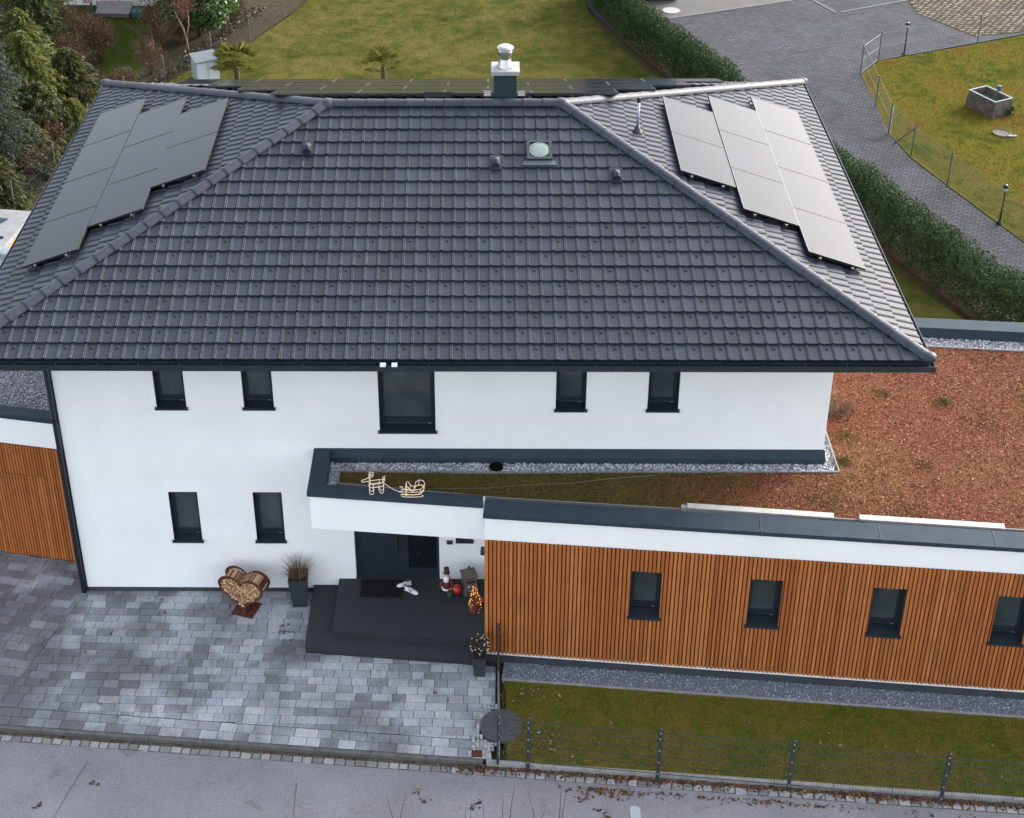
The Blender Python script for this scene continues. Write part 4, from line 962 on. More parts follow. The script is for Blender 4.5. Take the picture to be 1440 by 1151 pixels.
for a, b in zip(FP, FP[1:]):
    A, B = Vector((*fl_(a), 0)), Vector((*fl_(b), 0)); d = B-A; L_ = d.length; t = d.normalized(); s_ = Vector((-t.y, t.x, 0)); ang = math.atan2(d.y, d.x)
    for z in (.10, .30, .50, .70, .90, 1.08):
        mb = MB(); mb.box(.03, L_-.03, -.0075, -.0025, z-.0026, z+.0026); mb.box(.03, L_-.03, .0025, .0075, z-.0026, z+.0026); ob = mb.build('rail', M_wire, fence); ob.location = A; ob.rotation_euler = (0, 0, ang)
    mb = MB(); n = int(L_/.05)
    for k in range(1, n): mb.box(k*L_/n-.0018, k*L_/n+.0018, -.002, .002, .06, 1.11)
    ob = mb.build('rods', M_wire, fence); ob.location = A; ob.rotation_euler = (0, 0, ang); tag(ob, kind='stuff')

# grass and fallen leaves at the front
M_blade = mat_random('grass_blade', [(0, (0.0549, 0.0839, 0.0113)), (.45, (0.0960, 0.1166, 0.0167)), (.8, (0.1596, 0.1399, 0.0268)), (1, (0.2397, 0.1863, 0.0482))], .9, .05, fine=(20, .2), bmp=0)
vp_ = [(8.36, -4.30), (19, fy(19)+.05), (19, A2(11, -.5)[1]-.0), A2(.36, -.48), (8.36, -2.35)]
vp_ = [(8.36, kerb_y(8.36)+.1), (19.5, kerb_y(19.5)+.1), A2(11.6, -.48), A2(.36, -.49)]
blades('verge_grass', pts(vp_, 52000, 0), (.015, .05), .006, M_blade, None, .9)
tag(bpy.data.objects['verge_grass'], 'short winter grass blades on the front verge', 'grass', kind='stuff')
M_leaf_d = mat_random('dead_leaf', [(0, (0.0465, 0.0198, 0.0099)), (.45, (0.1054, 0.0465, 0.0236)), (.8, (0.1612, 0.0775, 0.0403)), (1, (0.2108, 0.1364, 0.0868))], .85, .15, fine=(30, .25), bmp=0, trans=.15)
ls = []
for X in 8.2+10.5*rng.random(1150)**.8:
    ls.append((X, kerb_y(X)-.02-abs(rng.normal(0, .06)), -.082+rng.uniform(0, .02)))
for X in rng.normal(7.85, .22, 120): ls.append((X, kerb_y(X)-.09+rng.normal(0, .05), -.080))
for X in rng.normal(10.2, .35, 110): ls.append((X, kerb_y(X)-.30-abs(rng.normal(0, .09)), -.088))
for X in rng.normal(12.6, 1.4, 160): ls.append((X, kerb_y(X)-.30-abs(rng.normal(0, .06)), -.088))
for X in rng.uniform(-1.2, 8, 90): ls.append((X, kerb_y(X)-.02-abs(rng.normal(0, .03)), -.085))
V, Fq = chips(np.array(ls), (.012, .030), (1, 1.7), .35)
o = tag(link('fallen_leaves', np_mesh('fallen_leaves', V, Fq, M_leaf_d)), 'brown fallen leaves gathered along the kerb and setts', 'leaves', kind='stuff')
ls = [(8.9+rng.normal(0, .25), -2.75+rng.normal(0, .12), .03) for _ in range(22)]+[(9.15+rng.normal(0, .22), -3.9+rng.normal(0, .14), .03) for _ in range(26)]+[tuple(list(p[:2])+[.03]) for p in pts(vp_, 26, 0)]
V, Fq = chips(np.array(ls), (.018, .04), (1, 1.5), .3)
o = tag(link('lawn_leaves', np_mesh('lawn_leaves', V, Fq, mat_random('pale_leaf', [(0, (0.0960, 0.0600, 0.0360)), (.6, (0.1800, 0.1200, 0.0720)), (1, (0.2880, 0.2400, 0.1800))], .8, .2, bmp=0, trans=.15))), 'pale fallen leaves dotted over the front verge', 'leaves', kind='stuff')
dk = [(1.55, -.28), (1.7, -.62), (2.6, -.52), (2.95, -.48), (3.0, -.72), (4.05, -1.02), (4.18, -.97), (4.1, -1.22), (4.28, -1.40), (.75, -1.25), (3.05, -1.9), (.35, -1.75), (.95, -3.1), (-.35, .35), (.0, .1), (7.1, -2.75), (7.35, -2.95)]
ls = [(x+rng.normal(0, .018), y+rng.normal(0, .018), .006+rng.uniform(0, .012)) for x, y in dk for _ in range(5)]+[(4.12+rng.normal(0, .09), -1.18+rng.normal(0, .03), .006) for _ in range(24)]
V, Fq = chips(np.array(ls), (.009, .019), (1, 1.6), .4)
o = tag(link('drive_leaves', np_mesh('drive_leaves', V, Fq, mat_random('dark_leaf', [(0, (.020, .014, .014)), (.7, (.075, .035, .026)), (1, (.15, .075, .045))], .8, .2, bmp=0))), 'small dark leaves scattered over the drive', 'leaves', kind='stuff')
ls = [(x+rng.normal(0, .05), y+rng.normal(0, .035), -.09) for x, y in ((6.85, -5.0), (6.98, -5.18), (7.85, -5.3), (7.95, -5.2), (9.7, -5.12), (10.05, -5.35), (10.12, -5.5), (1.2, -4.85), (.35, -5.35)) for _ in range(9)]
V, Fq = chips(np.array(ls), (.012, .028), (1, 1.6), .3)
o = tag(link('road_leaves', np_mesh('road_leaves', V, Fq, bpy.data.materials['dark_leaf'])), 'dark wet leaf clots lying on the asphalt', 'leaves', kind='stuff')

# ------------------------------------------------------------------ things at the door
def lathe_obj(name, prof, mat, parent, c=(0, 0, 0), n=16):
    mb = MB(); mb.lathe(prof, c, n); return mb.build(name, mat, parent, smooth=True)
mb = MB(); mb.bevbox(5.56, 6.40, -.56, -.045, .341, .356, .006); tag(mb.build('door_mat', M_mat), 'black rectangular door mat before the front door', 'door mat')
# shoes
M_shoe = mat_plain('shoe_white', (.62, .62, .62), .6, var=.08, scale=20); M_shoe2 = mat_plain('shoe_grey', (.10, .11, .14), .7, var=.2); M_sole = mat_plain('shoe_sole', (.72, .71, .69), .7, var=.05)
def shoe(loc, rz, label):
    root = empty('shoe', loc, rz)
    out = [(-.145, .030), (-.13, .040), (-.06, .036), (.0, .038), (.06, .048), (.11, .046), (.145, .028), (.155, .008)]
    poly = [(x, -y) for x, y in out]+[(x, y) for x, y in reversed(out)]
    mb = MB(); mb.prism(poly, 0, .025); mb.build('sole', M_sole, root)
    mb = MB(); n = 8; vs_ = []; fs_ = []
    sec = [(-.14, .034, .085), (-.10, .037, .095), (-.04, .034, .09), (.0, .035, .10), (.05, .042, .075), (.10, .042, .055), (.14, .026, .042), (.152, .006, .032)]
    for x, hw, h in sec:
        for k in range(n):
            a = math.pi*k/(n-1); vs_.append((x, hw*math.cos(a), .022+(h-.022)*math.sin(a)**.8))
    for i in range(len(sec)-1):
        for k in range(n-1): fs_.append((i*n+k, (i+1)*n+k, (i+1)*n+k+1, i*n+k+1))
    fs_.append(tuple(range(n))); mb.add(vs_, fs_); mb.build('upper', M_shoe, root, smooth=True)
    mb = MB(); mb.lathe([(.030, .094), (.034, .100), (.026, .101), (.02, .088)], (-.075, 0, 0), 14, sx=1.5); mb.build('collar', M_shoe2, root)
    mb = MB()
    for k in range(4): mb.tube([(.0+k*.018, -.030, .088-k*.010), (.004+k*.018, 0, .104-k*.010), (.0+k*.018, .030, .088-k*.010)], .005, 5)
    mb.build('laces', M_shoe2, root)
    mb = MB()
    for s in (-1, 1): mb.hexa([(-.02, s*.0375-.002, .035), (.05, s*.044-.002, .030), (.055, s*.044+.002, .030), (-.015, s*.0375+.002, .035), (-.05, s*.037-.002, .075), (.0, s*.037-.002, .07), (.0, s*.037+.002, .07), (-.05, s*.037+.002, .075)])
    mb.build('stripe', M_shoe2, root)
    tag(root, label, 'shoe', 'pair of white trainers by the door')
shoe((6.42, -.20, .341), R(198), 'white trainer with grey laces touching the door mat corner'); shoe((6.57, -.38, .341), R(-30), 'white trainer lying farther from the door than its pair')
# winter figurine
M_red = mat_plain('matte_red', (.30, .020, .022), .6, var=.15); M_dred = mat_plain('dark_red', (.12, .016, .022), .7, var=.2); M_greenf = mat_plain('dark_green_felt', (.02, .05, .03), .9, var=.2); M_brownf = mat_plain('brown_felt', (.045, .022, .020), .9)
M_skin = mat_plain('painted_face', (.55, .32, .24), .6)
fg = tag(empty('figurine', (7.27, -.33, .341)), 'small red and white winter figurine with a tall dark hat', 'figurine')
lathe_obj('body', [(.085, .05), (.095, .10), (.085, .22), (.06, .33), (.045, .36)], M_dred, fg); lathe_obj('beard', [(.01, .22), (.05, .27), (.062, .34), (.05, .38)], M_white, fg, (-.01, -.045, 0), 12)
lathe_obj('head', [(.02, .345), (.05, .37), (.058, .41), (.045, .45), (.02, .465)], M_skin, fg); lathe_obj('hat', [(.066, .445), (.066, .46), (.05, .465), (.052, .56), (.04, .565)], M_brownf, fg)
lathe_obj('fur_trim', [(.095, .045), (.105, .06), (.105, .085), (.09, .095)], M_white, fg)
mb = MB(); mb.tube([(-.06, -.02, .29), (-.115, -.06, .22), (-.125, -.09, .16)], [.03, .027, .022], 8); mb.build('arm', M_dred, fg, True); mb = MB(); mb.tube([(.06, -.02, .29), (.105, -.06, .21), (.09, -.10, .15)], [.03, .027, .022], 8); mb.build('arm', M_dred, fg, True)
for s in (-1, 1): mb = MB(); mb.tube([(s*.04, -.0, .07), (s*.042, -.01, .02), (s*.045, -.06, .018)], [.03, .028, .022], 8); mb.build('boot', M_brownf, fg, True)
mb = MB(); mb.lathe([(.05, 0), (.062, .06), (.066, .12), (.058, .13)], (7.34, -.52, .341), 14); o = tag(mb.build('gift_pot', M_greenf, None, True), 'little dark green pot at the feet of the figurine', 'pot')
def ball(name, c, r, mat, label):
    mb = MB(); mb.lathe([(r*math.sin(math.pi*k/10)+.001, -r*math.cos(math.pi*k/10)) for k in range(11)], (c[0], c[1], c[2]+r), 18); o = mb.build(name, mat, None, True)
    mb = MB(); mb.lathe([(.016, 2*r-.006), (.016, 2*r+.014), (.008, 2*r+.018)], c, 8); mb.build('hanger_cap', M_steel, o); tag(o, label, 'bauble', 'red baubles on the platform'); return o
M_gred = mat_plain('gloss_red', (.42, .022, .014), .25, var=.1)
ball('bauble', (7.47, -.42, .341), .098, M_gred, 'large red bauble between the figurine and the wooden lantern'); ball('bauble', (7.945, -.72, .341), .075, M_red, 'smaller red bauble beside the lit twig cone')
# wooden house lantern
M_wd = mat_plain('weathered_wood', (.105, .085, .068), .85, var=.3, scale=16, bmp=.3)
ln = tag(empty('lantern', (7.71, -.36, .341), R(18)), 'grey wooden house-shaped lantern against the porch wall', 'lantern')
mb = MB(); a = .105
for sx in (-1, 1):
    for sy in (-1, 1): mb.box(sx*a-.016, sx*a+.016, sy*a-.016, sy*a+.016, .03, .44)
mb.build('corner_posts', M_wd, ln)
mb = MB(); mb.bevbox(-.135, .135, -.135, .135, 0, .03, .004); mb.build('base', M_wd, ln); mb = MB(); mb.box(-.118, .118, -.118, .118, .42, .445); mb.build('top_board', M_wd, ln)
mb = MB(); mb.add([(-.15, -.15, .445), (.15, -.15, .445), (.15, .15, .445), (-.15, .15, .445), (0, 0, .60), (-.15, -.15, .46), (.15, -.15, .46), (.15, .15, .46), (-.15, .15, .46)], [(3, 2, 1, 0), (0, 1, 6, 5), (1, 2, 7, 6), (2, 3, 8, 7), (3, 0, 5, 8), (5, 6, 4), (6, 7, 4), (7, 8, 4), (8, 5, 4)]); mb.build('lantern_roof', M_wd, ln)
lathe_obj('knob', [(.018, .585), (.026, .61), (.012, .64)], M_blackal, ln, n=10)
for k in range(4):
    mb = MB()
    for z in (.11, .24, .35): mb.box(-.095, .095, -.006, .006, z, z+.045)
    ob = mb.build('side_slats', M_wd, ln); an = k*math.pi/2; ob.location = (a*math.sin(an), -a*math.cos(an), 0); ob.rotation_euler = (0, 0, an)
mb = MB(); mb.lathe([(.04, .03), (.04, .16), (.01, .17)], (0, 0, 0), 12); mb.build('candle', M_sole, ln)
# lit twig cone
M_bulb = mat_emit('warm_bulb', (1, .42, .12), .5, (.42, .18, .06)); M_bulb_w = mat_emit('pale_bulb', (1, .78, .6), .05, (.45, .38, .34))
tc = tag(empty('light_cone', (7.83, -.88, .341)), 'twig cone wrapped in glowing warm fairy lights', 'decoration')
twigs = MB(); bulbs = MB(); rd = random.Random(2)
for k in range(60):
    a = rd.uniform(0, 6.28); h = rd.uniform(.25, .62); r0 = .12
    twigs.tube([(r0*math.cos(a), r0*math.sin(a), 0), (r0*.5*math.cos(a+.3), r0*.5*math.sin(a+.3), h*.55), (.025*math.cos(a+.8), .025*math.sin(a+.8), h)], .005, 4, cap=False)
for k in range(105):
    z = rd.uniform(.02, .6); rr = (.135*(1-z/.68)+.015)*rd.uniform(.85, 1.1); a = rd.uniform(0, 6.28); bulbs.lathe([(.002, -.0065), (.0065, 0), (.002, .0065)], (rr*math.cos(a), rr*math.sin(a), z), 5)
tag(twigs.build('twigs', mat_plain('rust_twig', (.16, .050, .018), .8, var=.3), tc), kind='stuff'); tag(bulbs.build('fairy_lights', M_bulb, tc), kind='stuff')

# planters
def planter(loc, wt, wb, h, rz, label):
    r = empty('planter', loc, rz); mb = MB(); t, b = wt/2, wb/2; i = t-.025
    mb.add([(-b, -b, 0), (b, -b, 0), (b, b, 0), (-b, b, 0), (-t, -t, h), (t, -t, h), (t, t, h), (-t, t, h), (-i, -i, h), (i, -i, h), (i, i, h), (-i, i, h), (-i, -i, h-.09), (i, -i, h-.09), (i, i, h-.09), (-i, i, h-.09)],
           [(3, 2, 1, 0)]+[(k, (k+1) % 4, (k+1) % 4+4, k+4) for k in range(4)]+[(k+4, (k+1) % 4+4, (k+1) % 4+8, k+8) for k in range(4)]+[(k+8, (k+1) % 4+8, (k+1) % 4+12, k+12) for k in range(4)]); mb.build('pot', M_planter, r)
    mb = MB(); mb.face([(-i, -i, h-.05), (i, -i, h-.05), (i, i, h-.05), (-i, i, h-.05)]); mb.build('soil', M_soil, r); return tag(r, label, 'planter')
p1 = planter((4.34, -.34, 0), .385, .27, .72, R(2), 'tall tapered anthracite planter holding dry ornamental grass')
M_drygrass = mat_random('dry_grass', [(0, (.085, .050, .030)), (.5, (.15, .095, .055)), (1, (.24, .17, .11))], .85, .2, fine=(40, .2), bmp=0)
g_ = tag(empty('ornamental_grass', (4.34, -.34, .66)), 'dry brown ornamental grass in the tall planter', 'grass'); mb = MB(); rd = random.Random(8)
for k in range(230):
    a = rd.uniform(0, 6.28); r0 = rd.random()**.5*.14; sp = rd.uniform(.02, .30); h = rd.uniform(.18, .52)
    mb.tube([(r0*math.cos(a), r0*math.sin(a), -.0), ((r0+sp*.4)*math.cos(a), (r0+sp*.4)*math.sin(a), h*.6), ((r0+sp)*math.cos(a), (r0+sp)*math.sin(a), h*rd.uniform(.75, 1.05))], [.0035, .003, .001], 3, cap=False)
tag(mb.build('blades', M_drygrass, g_), kind='stuff')
p2 = planter((7.93, -2.24, 0), .26, .20, .46, R(-3), 'small dark planter with a lit evergreen ball beside the fence')
bl = tag(empty('ball_shrub', (7.93, -2.24, .43)), 'evergreen ball with pale little lights in the small planter', 'shrub')
mb = MB(); mb.tube([(0, 0, 0), (.01, 0, .18)], .014, 6); mb.build('stem', M_bark, bl)
def leaf_cloud(name, clumps, size, mat, parent, aspect=(1.2, 2.0), up=.0, seed=0, shell=.0):
    """clumps: (centre, radii, count). leaf-sized folded quads spread through the volume"""
    r_ = np.random.default_rng(seed); Cs = []
    for c, rad, n in clumps:
        d = r_.normal(size=(n, 3)); d /= np.linalg.norm(d, axis=1)[:, None]; rr = (shell+(1-shell)*r_.random(n))**(1/2.2)
        Cs.append(np.asarray(c)+d*rr[:, None]*np.asarray(rad))
    P = np.vstack(Cs); n = len(P); s = r_.uniform(size[0], size[1], n)
    d = r_.normal(size=(n, 3)); d[:, 2] += up; d /= np.linalg.norm(d, axis=1)[:, None]
    e = np.cross(d, r_.normal(size=(n, 3))); e /= np.linalg.norm(e, axis=1)[:, None]+1e-9
    L_ = (s*r_.uniform(*aspect, n))[:, None]*d; Wd = s[:, None]*e*.5; nn = np.cross(d, e)*s[:, None]*.15
    V = np.stack([P-L_*.5, P-Wd+nn, P+L_*.5, P+Wd+nn], 1).reshape(-1, 3)
    return tag(link(name, np_mesh(name, V, np.arange(4*n).reshape(-1, 4), mat), parent), kind='stuff')
def mat_leaf(name, stops, rough=.55, trans=.25, spec=.35): return mat_random(name, stops, rough, spec, True, fine=(6, .2), bmp=0, trans=trans)
leaf_cloud('crown', [((0, 0, .30), (.18, .18, .18), 900)], (.02, .035), mat_leaf('box_leaf', [(0, (.02, .03, .02)), (.6, (.045, .055, .035)), (1, (.16, .10, .085))]), bl, seed=3, shell=.5)
mb = MB(); rd = random.Random(5)
for k in range(46):
    z = rd.uniform(-1, 1); a = rd.uniform(0, 6.28); q = math.sqrt(1-z*z)*.185; mb.lathe([(.003, -.014), (.013, 0), (.003, .014)], (q*math.cos(a), q*math.sin(a), .30+z*.185), 6)
tag(mb.build('fairy_lights', M_bulb_w, bl), kind='stuff')

# ------------------------------------------------------------------ heart-shaped firewood rack
hr = tag(empty('firewood_rack', (3.30, -.50, 0), R(-18)), 'rusty steel heart-shaped firewood rack filled with split logs', 'firewood rack')
def heart(t, s=1.0):
    x = 16*math.sin(t)**3; y = 13*math.cos(t)-5*math.cos(2*t)-2*math.cos(3*t)-math.cos(4*t); return (x/16*.49*s, (y+17)/29*.80*s)
HN = 44; out = [heart(2*math.pi*k/HN) for k in range(HN)]
def inset(s): return [(x*s, .42+(y-.42)*s) for x, y in out]
inn = inset(.87)
for yy, nm in ((-.19, 'front_plate'), (.13, 'rear_plate')):
    mb = MB(); 
    for k in range(HN):
        k2 = (k+1) % HN; A, B, C, D = out[k], out[k2], inn[k2], inn[k]; z0 = .10
        mb.hexa([(A[0], yy, A[1]+z0), (B[0], yy, B[1]+z0), (C[0], yy, C[1]+z0), (D[0], yy, D[1]+z0), (A[0], yy+.02, A[1]+z0), (B[0], yy+.02, B[1]+z0), (C[0], yy+.02, C[1]+z0), (D[0], yy+.02, D[1]+z0)])
    mb.build(nm, M_corten, hr)
mb = MB(); lo = [k for k in range(HN) if 9 <= k <= 35]                       # carrying sheet along the lower sides
for k in lo[:-1]:
    A, B = inn[k], inn[k+1]; mb.face([(A[0], -.18, A[1]+.10), (B[0], -.18, B[1]+.10), (B[0], .14, B[1]+.10), (A[0], .14, A[1]+.10)])
    mb.face([(A[0]*.98, -.18, A[1]+.106), (A[0]*.98, .14, A[1]+.106), (B[0]*.98, .14, B[1]+.106), (B[0]*.98, -.18, B[1]+.106)])
mb.build('tray', M_corten, hr)
mb = MB(); mb.box(-.23, .23, -.26, .20, 0, .012); mb.build('base_plate', M_corten, hr)
mb = MB(); mb.box(-.05, .05, -.15, .15, .012, .125); mb.build('foot', M_corten, hr)
rd = random.Random(12); ins2 = inset(.80); placed = []; tries = 0
while len(placed) < 120 and tries < 14000:
    tries += 1; x, z = rd.uniform(-.44, .44), rd.uniform(.02, .79); r = rd.uniform(.024, .040)
    if not inpoly([(x, z)], inset(.875-r*1.6))[0]: continue
    if any(math.hypot(x-a, z-b) < (r+c)*.86 for a, b, c in placed): continue
    placed.append((x, z, r))
for x, z, r in placed:
    n = rd.choice((3, 4, 4, 5)); a0 = rd.uniform(0, 6.28); y0 = -.185+rd.uniform(-.02, .02); y1 = .14+rd.uniform(-.02, .02); k_ = 1.18
    pf = [(x+r*k_*math.cos(a0+6.283*k/n)*rd.uniform(.85, 1.1), z+.10+r*k_*math.sin(a0+6.283*k/n)*rd.uniform(.85, 1.1)) for k in range(n)]
    mb = MB(); mb.add([(p[0], y0, p[1]) for p in pf]+[(p[0], y1, p[1]) for p in pf], [tuple(range(n)), tuple(range(2*n-1, n-1, -1))]+[(k, k+n, (k+1) % n+n, (k+1) % n) for k in range(n)])
    mb.build('log', bpy.data.materials.get('split_log_single') or mat_random('split_log_single', [(0, (.28, .15, .075)), (.5, (.42, .26, .14)), (1, (.56, .38, .22))], .8, .2, False, fine=(30, .35), bmp=.3), hr)
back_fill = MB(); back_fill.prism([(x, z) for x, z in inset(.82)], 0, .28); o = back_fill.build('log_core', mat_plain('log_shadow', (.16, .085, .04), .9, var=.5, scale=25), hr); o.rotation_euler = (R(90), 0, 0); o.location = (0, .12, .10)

# ------------------------------------------------------------------ rope-light deer and sleigh on the porch coping
M_rope = mat_emit('rope_light', (1, .80, .62), .06, (.62, .50, .41))
M_rope_y = mat_emit('rope_light_lit', (1, .66, .25), .14, (.62, .46, .26))
def wires(name, paths, r, mat, parent):
    mb = MB()
    for p in paths: mb.tube(p, r, 6)
    return mb.build(name, mat, parent)
dz_ = tag(empty('light_deer', (5.98, -1.36, ZC), R(2)), 'wire reindeer figure outlined in pale rope light on the porch', 'light figure')
def loop(pts_, y): return [(x, y, z) for x, z in pts_]
body = [(-.02, .24), (.05, .25), (.14, .265), (.19, .26), (.21, .33), (.235, .345), (.24, .31), (.215, .26), (.215, .20), (.14, .17), (.03, .155), (-.03, .155), (-.05, .20), (-.04, .27)]
leg_f = [(-.04, .16), (-.045, .08), (-.035, .01), (.0, .0), (.03, .01), (.03, .06), (.02, .16)]; leg_b = [(.13, .17), (.125, .10), (.15, .05), (.17, .015), (.20, .03), (.215, .09), (.215, .20)]
head_ = [(-.04, .27), (-.09, .26), (-.16, .245), (-.185, .265), (-.17, .29), (-.10, .315), (-.05, .35), (-.03, .33), (-.02, .24)]
ant = [(-.05, .35), (-.035, .40), (-.04, .44), (-.015, .47), (-.02, .42), (.02, .44), (.04, .43), (.03, .39), (-.01, .37), (-.03, .35)]
for y in (-.045, .045):
    wires('body', [loop(body+body[:1], y)], .006, M_rope, dz_); wires('leg', [loop(leg_f, y)], .006, M_rope, dz_); wires('leg', [loop(leg_b, y)], .006, M_rope, dz_)
wires('head', [loop(head_, 0)], .006, M_rope, dz_); wires('antlers', [loop(ant, -.03), loop(ant, .03)], .0055, M_rope, dz_)
wires('cross_bars', [[(x, -.045, z), (x, .045, z)] for x, z in body[::2]], .005, M_rope, dz_)
sz = tag(empty('light_sleigh', (6.74, -1.42, ZC), R(-2)), 'wire sleigh outlined in pale and yellow rope light on the porch', 'light figure')
runner = [(-.24, .10), (-.255, .13), (-.23, .14), (-.20, .10), (-.17, .06), (-.12, .045), (-.10, .07), (-.23, .06), (-.22, .03), (-.17, .008), (.0, .01), (.14, .02), (.18, .04), (.15, .065)]
tub = [(-.13, .06), (-.135, .24), (-.10, .245), (-.06, .17), (.0, .13), (.02, .17), (.04, .25), (.10, .29), (.17, .28), (.20, .22), (.17, .14), (.12, .08), (.0, .06), (-.13, .06)]
for y in (-.07, .07):
    wires('runner', [loop(runner, y)], .006, M_rope, sz); wires('tub', [loop(tub, y)], .006, M_rope_y if y < 0 else M_rope, sz)
wires('seat_bars', [[(x, -.07, z), (x, .07, z)] for x, z in tub[1:12:2]], .005, M_rope, sz)
mb = MB(); mb.tube([(6.20, -1.355, ZC+.22), (6.30, -1.37, ZC+.14), (6.42, -1.40, ZC+.08), (6.52, -1.42, ZC+.075)], .005, 5); mb.build('rein', M_rope, None); tag(bpy.data.objects['rein'], 'thin pale cable linking the wire reindeer to the sleigh', 'cable')

# ------------------------------------------------------------------ vegetation
M_hedge = mat_leaf('hedge_leaf', [(0, (.018, .034, .014)), (.5, (.032, .054, .021)), (.85, (.046, .068, .027)), (1, (.070, .080, .036))], .75, .15, .12)
hpath = [(12.3, 35.5), (12.75, 33.2), (13.45, 30.1), (14.85, 26.6), (17.0, 20.6), (19.35, 14.6), (20.1, 12.7), (21.1, 10.2), (22.6, 7.0)]
hedge = tag(empty('hedge', (17, 20.6, 0)), 'long dark evergreen hedge between the back lawn and the paved drive', 'hedge')
cl = []; stems = MB(); rd = random.Random(3)
for (a, b) in zip(hpath, hpath[1:]):
    L_ = math.dist(a, b); n = max(1, int(L_/.42)); vis = 1 if (a[1] > 24 or a[1] < 20.7) else .5
    for k in range(n):
        t = (k+rd.random()*.5)/n; x = a[0]+(b[0]-a[0])*t-17; y = a[1]+(b[1]-a[1])*t-20.6; hh = rd.uniform(1.62, 1.82)
        stems.tube([(x, y, 0), (x+rd.gauss(0, .05), y, .7)], .02, 4, cap=False)
        for z, rw in ((.42, .50), (.95, .55), (hh-.38, .46)): cl.append(((x+rd.gauss(0, .06), y+rd.gauss(0, .06), z), (rw*rd.uniform(.95, 1.12), rw*rd.uniform(.92, 1.08), .44), int(800*vis)))
leaf_cloud('foliage', cl, (.032, .058), M_hedge, hedge, (1.2, 2.0), seed=11, shell=.25); tag(stems.build('stems', M_bark, hedge), kind='stuff')
# soil strip under the hedge on the lawn side
sh = MB(); off = lambda p, d: (p[0]-d*.93, p[1]-d*.37)
sh.prism([off(p, .30) for p in reversed(hpath)]+[off(p, -.35) for p in hpath], -.05, .012); tag(sh.build('hedge_bed', mat_plain('bark_mulch', (0.0413, 0.0231, 0.0176), .95, spec=.1, var=.5, scale=14, bmp=.7)), 'reddish brown mulch bed along the foot of the hedge', 'bed', kind='structure')

def shrub(name, loc, label, crown, size, mat, cat='shrub', group=None, trunk=None, aspect=(1.2, 2), up=0, seed=0, shell=.2):
    r = tag(empty(name, loc), label, cat, group)
    leaf_cloud('crown', crown, size, mat, r, aspect, up, seed, shell)
    mb = MB()
    for q, rr in (trunk or [([(0, 0, -.1), (.02, 0, .6)], [.05, .03])]): mb.tube(q, rr, 7)
    mb.build('trunk', M_bark, r, smooth=True); return r
def lumps(h, rad, n, cnt, seed, z0=.2, taper=.5):
    rd = random.Random(seed); o_ = []
    for k in range(n):
        z = z0+(h-z0)*rd.random(); f = 1-taper*(z-z0)/(h-z0); a = rd.uniform(0, 6.28); q = rad*f*rd.random()**.5*.75
        o_.append(((q*math.cos(a), q*math.sin(a), z), (rad*.38*rd.uniform(.7, 1.2), rad*.38*rd.uniform(.7, 1.2), h*.13*rd.uniform(.8, 1.3)), cnt))
    return o_
# conifer: layered drooping sprays
def conifer(name, loc, h, rad, label, mat, seed, n_br=150, per=60, size=(.05, .09), pw=1.15):
    r = tag(empty(name, loc), label, 'tree'); r_ = np.random.default_rng(seed); Ps = []; Ds = []
    limbs = MB(); limbs.tube([(0, 0, -.1), (.05, 0, h*.5), (0, .03, h*.97)], [.16, .10, .02], 8)
    for k in range(n_br):
        z = h*(.04+.94*(k+r_.random())/n_br); a = r_.uniform(0, 6.283); L_ = rad*(1-(z/h)**pw)*r_.uniform(.75, 1.1)+.12; t = np.linspace(.12, 1, per)
        dr = np.stack([np.cos(a)*t*L_, np.sin(a)*t*L_, z+.12*L_*t-.34*L_*t**2], -1)
        wv = (1-t)*.26*L_+.05; P = dr+r_.normal(size=(per, 3))*np.stack([wv*.6, wv*.6, wv*.35], -1); Ps.append(P)
        D = np.stack([np.full(per, np.cos(a)), np.full(per, np.sin(a)), -.35-.3*t], -1)+r_.normal(0, .45, (per, 3)); Ds.append(D)
        if k % 4 == 0: limbs.tube([tuple(dr[0]), tuple(dr[per//2]), tuple(dr[-1])], [.03, .018, .005], 4, cap=False)
    limbs.build('trunk', M_bark, r)
    P = np.vstack(Ps); D = np.vstack(Ds); D /= np.linalg.norm(D, axis=1)[:, None]; n = len(P); s = r_.uniform(size[0], size[1], n)
    e = np.cross(D, r_.normal(size=(n, 3))); e /= np.linalg.norm(e, axis=1)[:, None]; L_ = D*(s*2.2)[:, None]; Wd = e*(s*.24)[:, None]
    V = np.stack([P-L_*.5, P-Wd, P+L_*.6, P+Wd], 1).reshape(-1, 3); tag(link('crown', np_mesh('crown', V, np.arange(4*n).reshape(-1, 4), mat), r), kind='stuff'); return r
M_spruce = mat_leaf('spruce_needle', [(0, (0.0158, 0.0274, 0.0187)), (.5, (0.0302, 0.0461, 0.0317)), (1, (0.0576, 0.0756, 0.0504))], .6, .15, .25)
M_thuja = mat_leaf('thuja_spray', [(0, (0.0286, 0.0489, 0.0114)), (.45, (0.0714, 0.0989, 0.0205)), (.8, (0.1377, 0.1455, 0.0319)), (1, (0.2244, 0.1979, 0.0456))], .6, .25, .25)
M_thuja_d = mat_leaf('thuja_dark_spray', [(0, (0.0162, 0.0270, 0.0090)), (.5, (0.0414, 0.0558, 0.0162)), (.85, (0.0810, 0.0882, 0.0234)), (1, (0.1260, 0.1080, 0.0315))], .6, .25, .25)
conifer('spruce', (-7.1, 18.3, 0), 7.0, 1.75, 'tall blue green spruce at the edge of the thicket', M_spruce, 21, 560, 120, (.035, .06), 1.6)
conifer('spruce', (-8.9, 21.2, 0), 7.2, 1.9, 'dark green fir standing behind the blue green spruce', M_thuja_d, 22, 420, 100, (.05, .09), 1.6)
